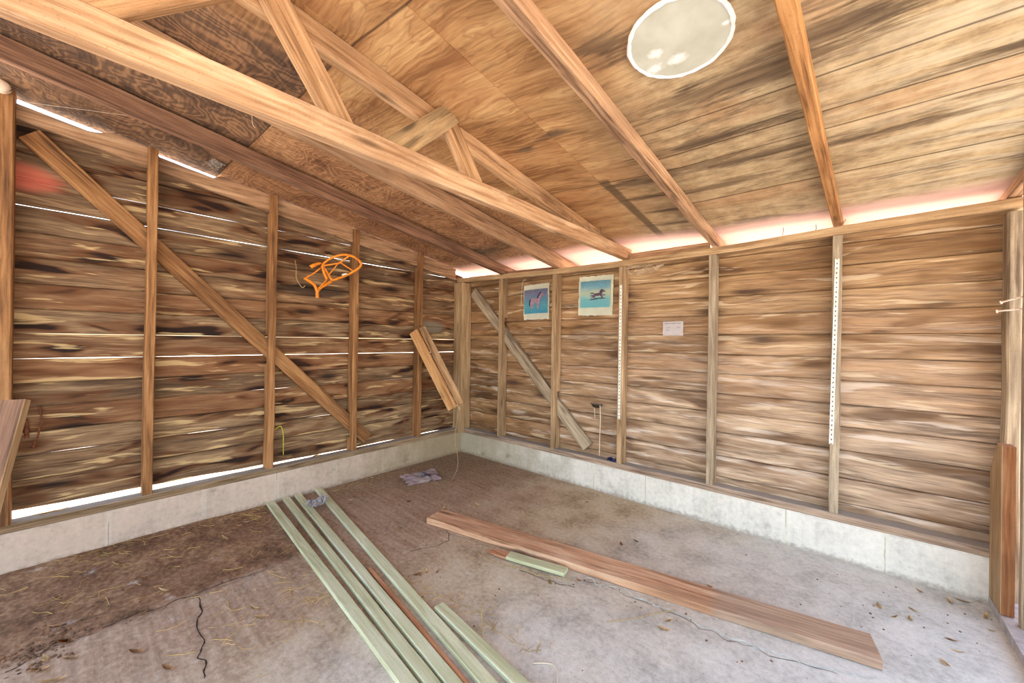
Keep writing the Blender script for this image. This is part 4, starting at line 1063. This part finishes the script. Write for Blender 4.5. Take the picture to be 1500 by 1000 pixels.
def crumbs(name, spots, n, mat, seed, label, size=(.003, .010)):
    bm = bmesh.new(); R = random.Random(seed)
    for _ in range(n):
        (cx, cy, sx, sy) = R.choice(spots); x, y = cx+R.gauss(0, sx), cy+R.gauss(0, sy)
        if x < .012 or y > -.012 or x > 3.48: continue
        s = R.uniform(*size)
        if not clear(x, y, .012): continue
        mt = Matrix.Translation((x, y, fz(x, y)+s*.25)) @ Matrix.Rotation(R.uniform(0, 6), 4, 'Z') @ Matrix.Diagonal((s*R.uniform(.7, 1.6), s, s*R.uniform(.35, .7), 1))
        bmesh.ops.create_icosphere(bm, subdivisions=1, radius=.8, matrix=mt)
    o = link(name, bm, mat); return tag(o, label, 'debris', None, 'stuff')
crumbs('dirt_crumbs', [(.06, -2.2, .05, .5), (.06, -.9, .05, .5), (.35, -2.3, .3, .35), (.8, -2.3, .03, .3), (.35, -.15, .35, .12), (.8, -.7, .6, .4), (1.0, -1.75, .5, .1), (2.2, -1.0, .6, .12), (1.5, -1.4, .6, .3), (3.2, -.3, .25, .2)],
       420, MAT['debris'], 5, 'dark dirt crumbs strewn over the floor and along the curbs', (.0015, .006))
crumbs('debris_pile', [(.80, -2.76, .06, .05), (.72, -2.70, .08, .06)], 160, MAT['debris'], 9, 'dark heap of dirt and twigs in the bottom left corner of the photo', (.003, .010))
tag(tube('twig', [ground_pt(*a)+V((0, 0, .004)) for a in ((700, 812), (722, 824), (745, 830), (770, 836), (790, 844), (815, 846), (838, 852))], .0022, MAT['twine'], None, 6), 'long crooked twig on the concrete before the broken green strip', 'twig')
tag(tube('twig', [ground_pt(*a)+V((0, 0, .004)) for a in ((889, 912), (925, 908), (960, 900), (990, 895))], .0018, MAT['twine'], None, 6), 'thin pale twig on the concrete in front of the wide board', 'twig')
tag(tube('wire_bit', [ground_pt(*a)+V((0, 0, .004)) for a in ((780, 973), (800, 973), (812, 977), (816, 988), (816, 1004))], .0022, MAT['cord'], None, 6), 'bent pale wire on the concrete at the bottom of the photo', 'wire')
tag(tube('weed_stalk', [ground_pt(706, 930)+V((0, 0, .002)), ground_pt(706, 915)+V((0, 0, .02)), ground_pt(705, 900)+V((0, 0, .03)), ground_pt(707, 890)+V((0, 0, .02))], .0018, MAT['straw'], None, 6), 'dry weed stalk lying beside the short green strip', 'weed')

# ------------------------------------------------------------------ light
w = bpy.data.worlds.new('sky'); bpy.context.scene.world = w; w.use_nodes = True
nt = w.node_tree; bg = nt.nodes['Background']; st = nt.nodes.new('ShaderNodeTexSky'); st.sky_type = 'NISHITA'
st.sun_disc = False; st.sun_elevation = math.radians(55); st.sun_rotation = math.radians(-25); st.air_density = 1.0; st.dust_density = 2.0
mx = nt.nodes.new('ShaderNodeMix'); mx.data_type = 'RGBA'; mx.blend_type = 'MULTIPLY'; mx.inputs[0].default_value = 1; mx.inputs[7].default_value = (1, .86, .70, 1)
nt.links.new(st.outputs[0], mx.inputs[6]); nt.links.new(mx.outputs[2], bg.inputs[0]); bg.inputs[1].default_value = .62
sd_ = bpy.data.lights.new('sun', 'SUN'); sd_.energy = 7.5; sd_.angle = math.radians(.6); sd_.color = (1, .95, .90)
so = bpy.data.objects.new('sun', sd_); C.objects.link(so)
dirv = V((-.40, .62, .95)).normalized()   # towards the sun
so.rotation_euler = dirv.to_track_quat('Z', 'Y').to_euler(); so.location = (0, 4, 8)

# ------------------------------------------------------------------ camera
cd = bpy.data.cameras.new('camera'); cd.sensor_width = 36; cd.sensor_fit = 'HORIZONTAL'; cd.lens = FPX/1500*36; cd.clip_start = .02
co = bpy.data.objects.new('camera', cd); C.objects.link(co)
co.matrix_world = Matrix(((R_.x, U_.x, -F_.x, CAM.x), (R_.y, U_.y, -F_.y, CAM.y), (R_.z, U_.z, -F_.z, CAM.z), (0, 0, 0, 1)))
sc = bpy.context.scene; sc.camera = co
vs_ = sc.view_settings; vs_.view_transform = 'Standard'; vs_.look = 'None'; vs_.gamma = 1; vs_.use_curve_mapping = False; vs_.exposure = 1.05
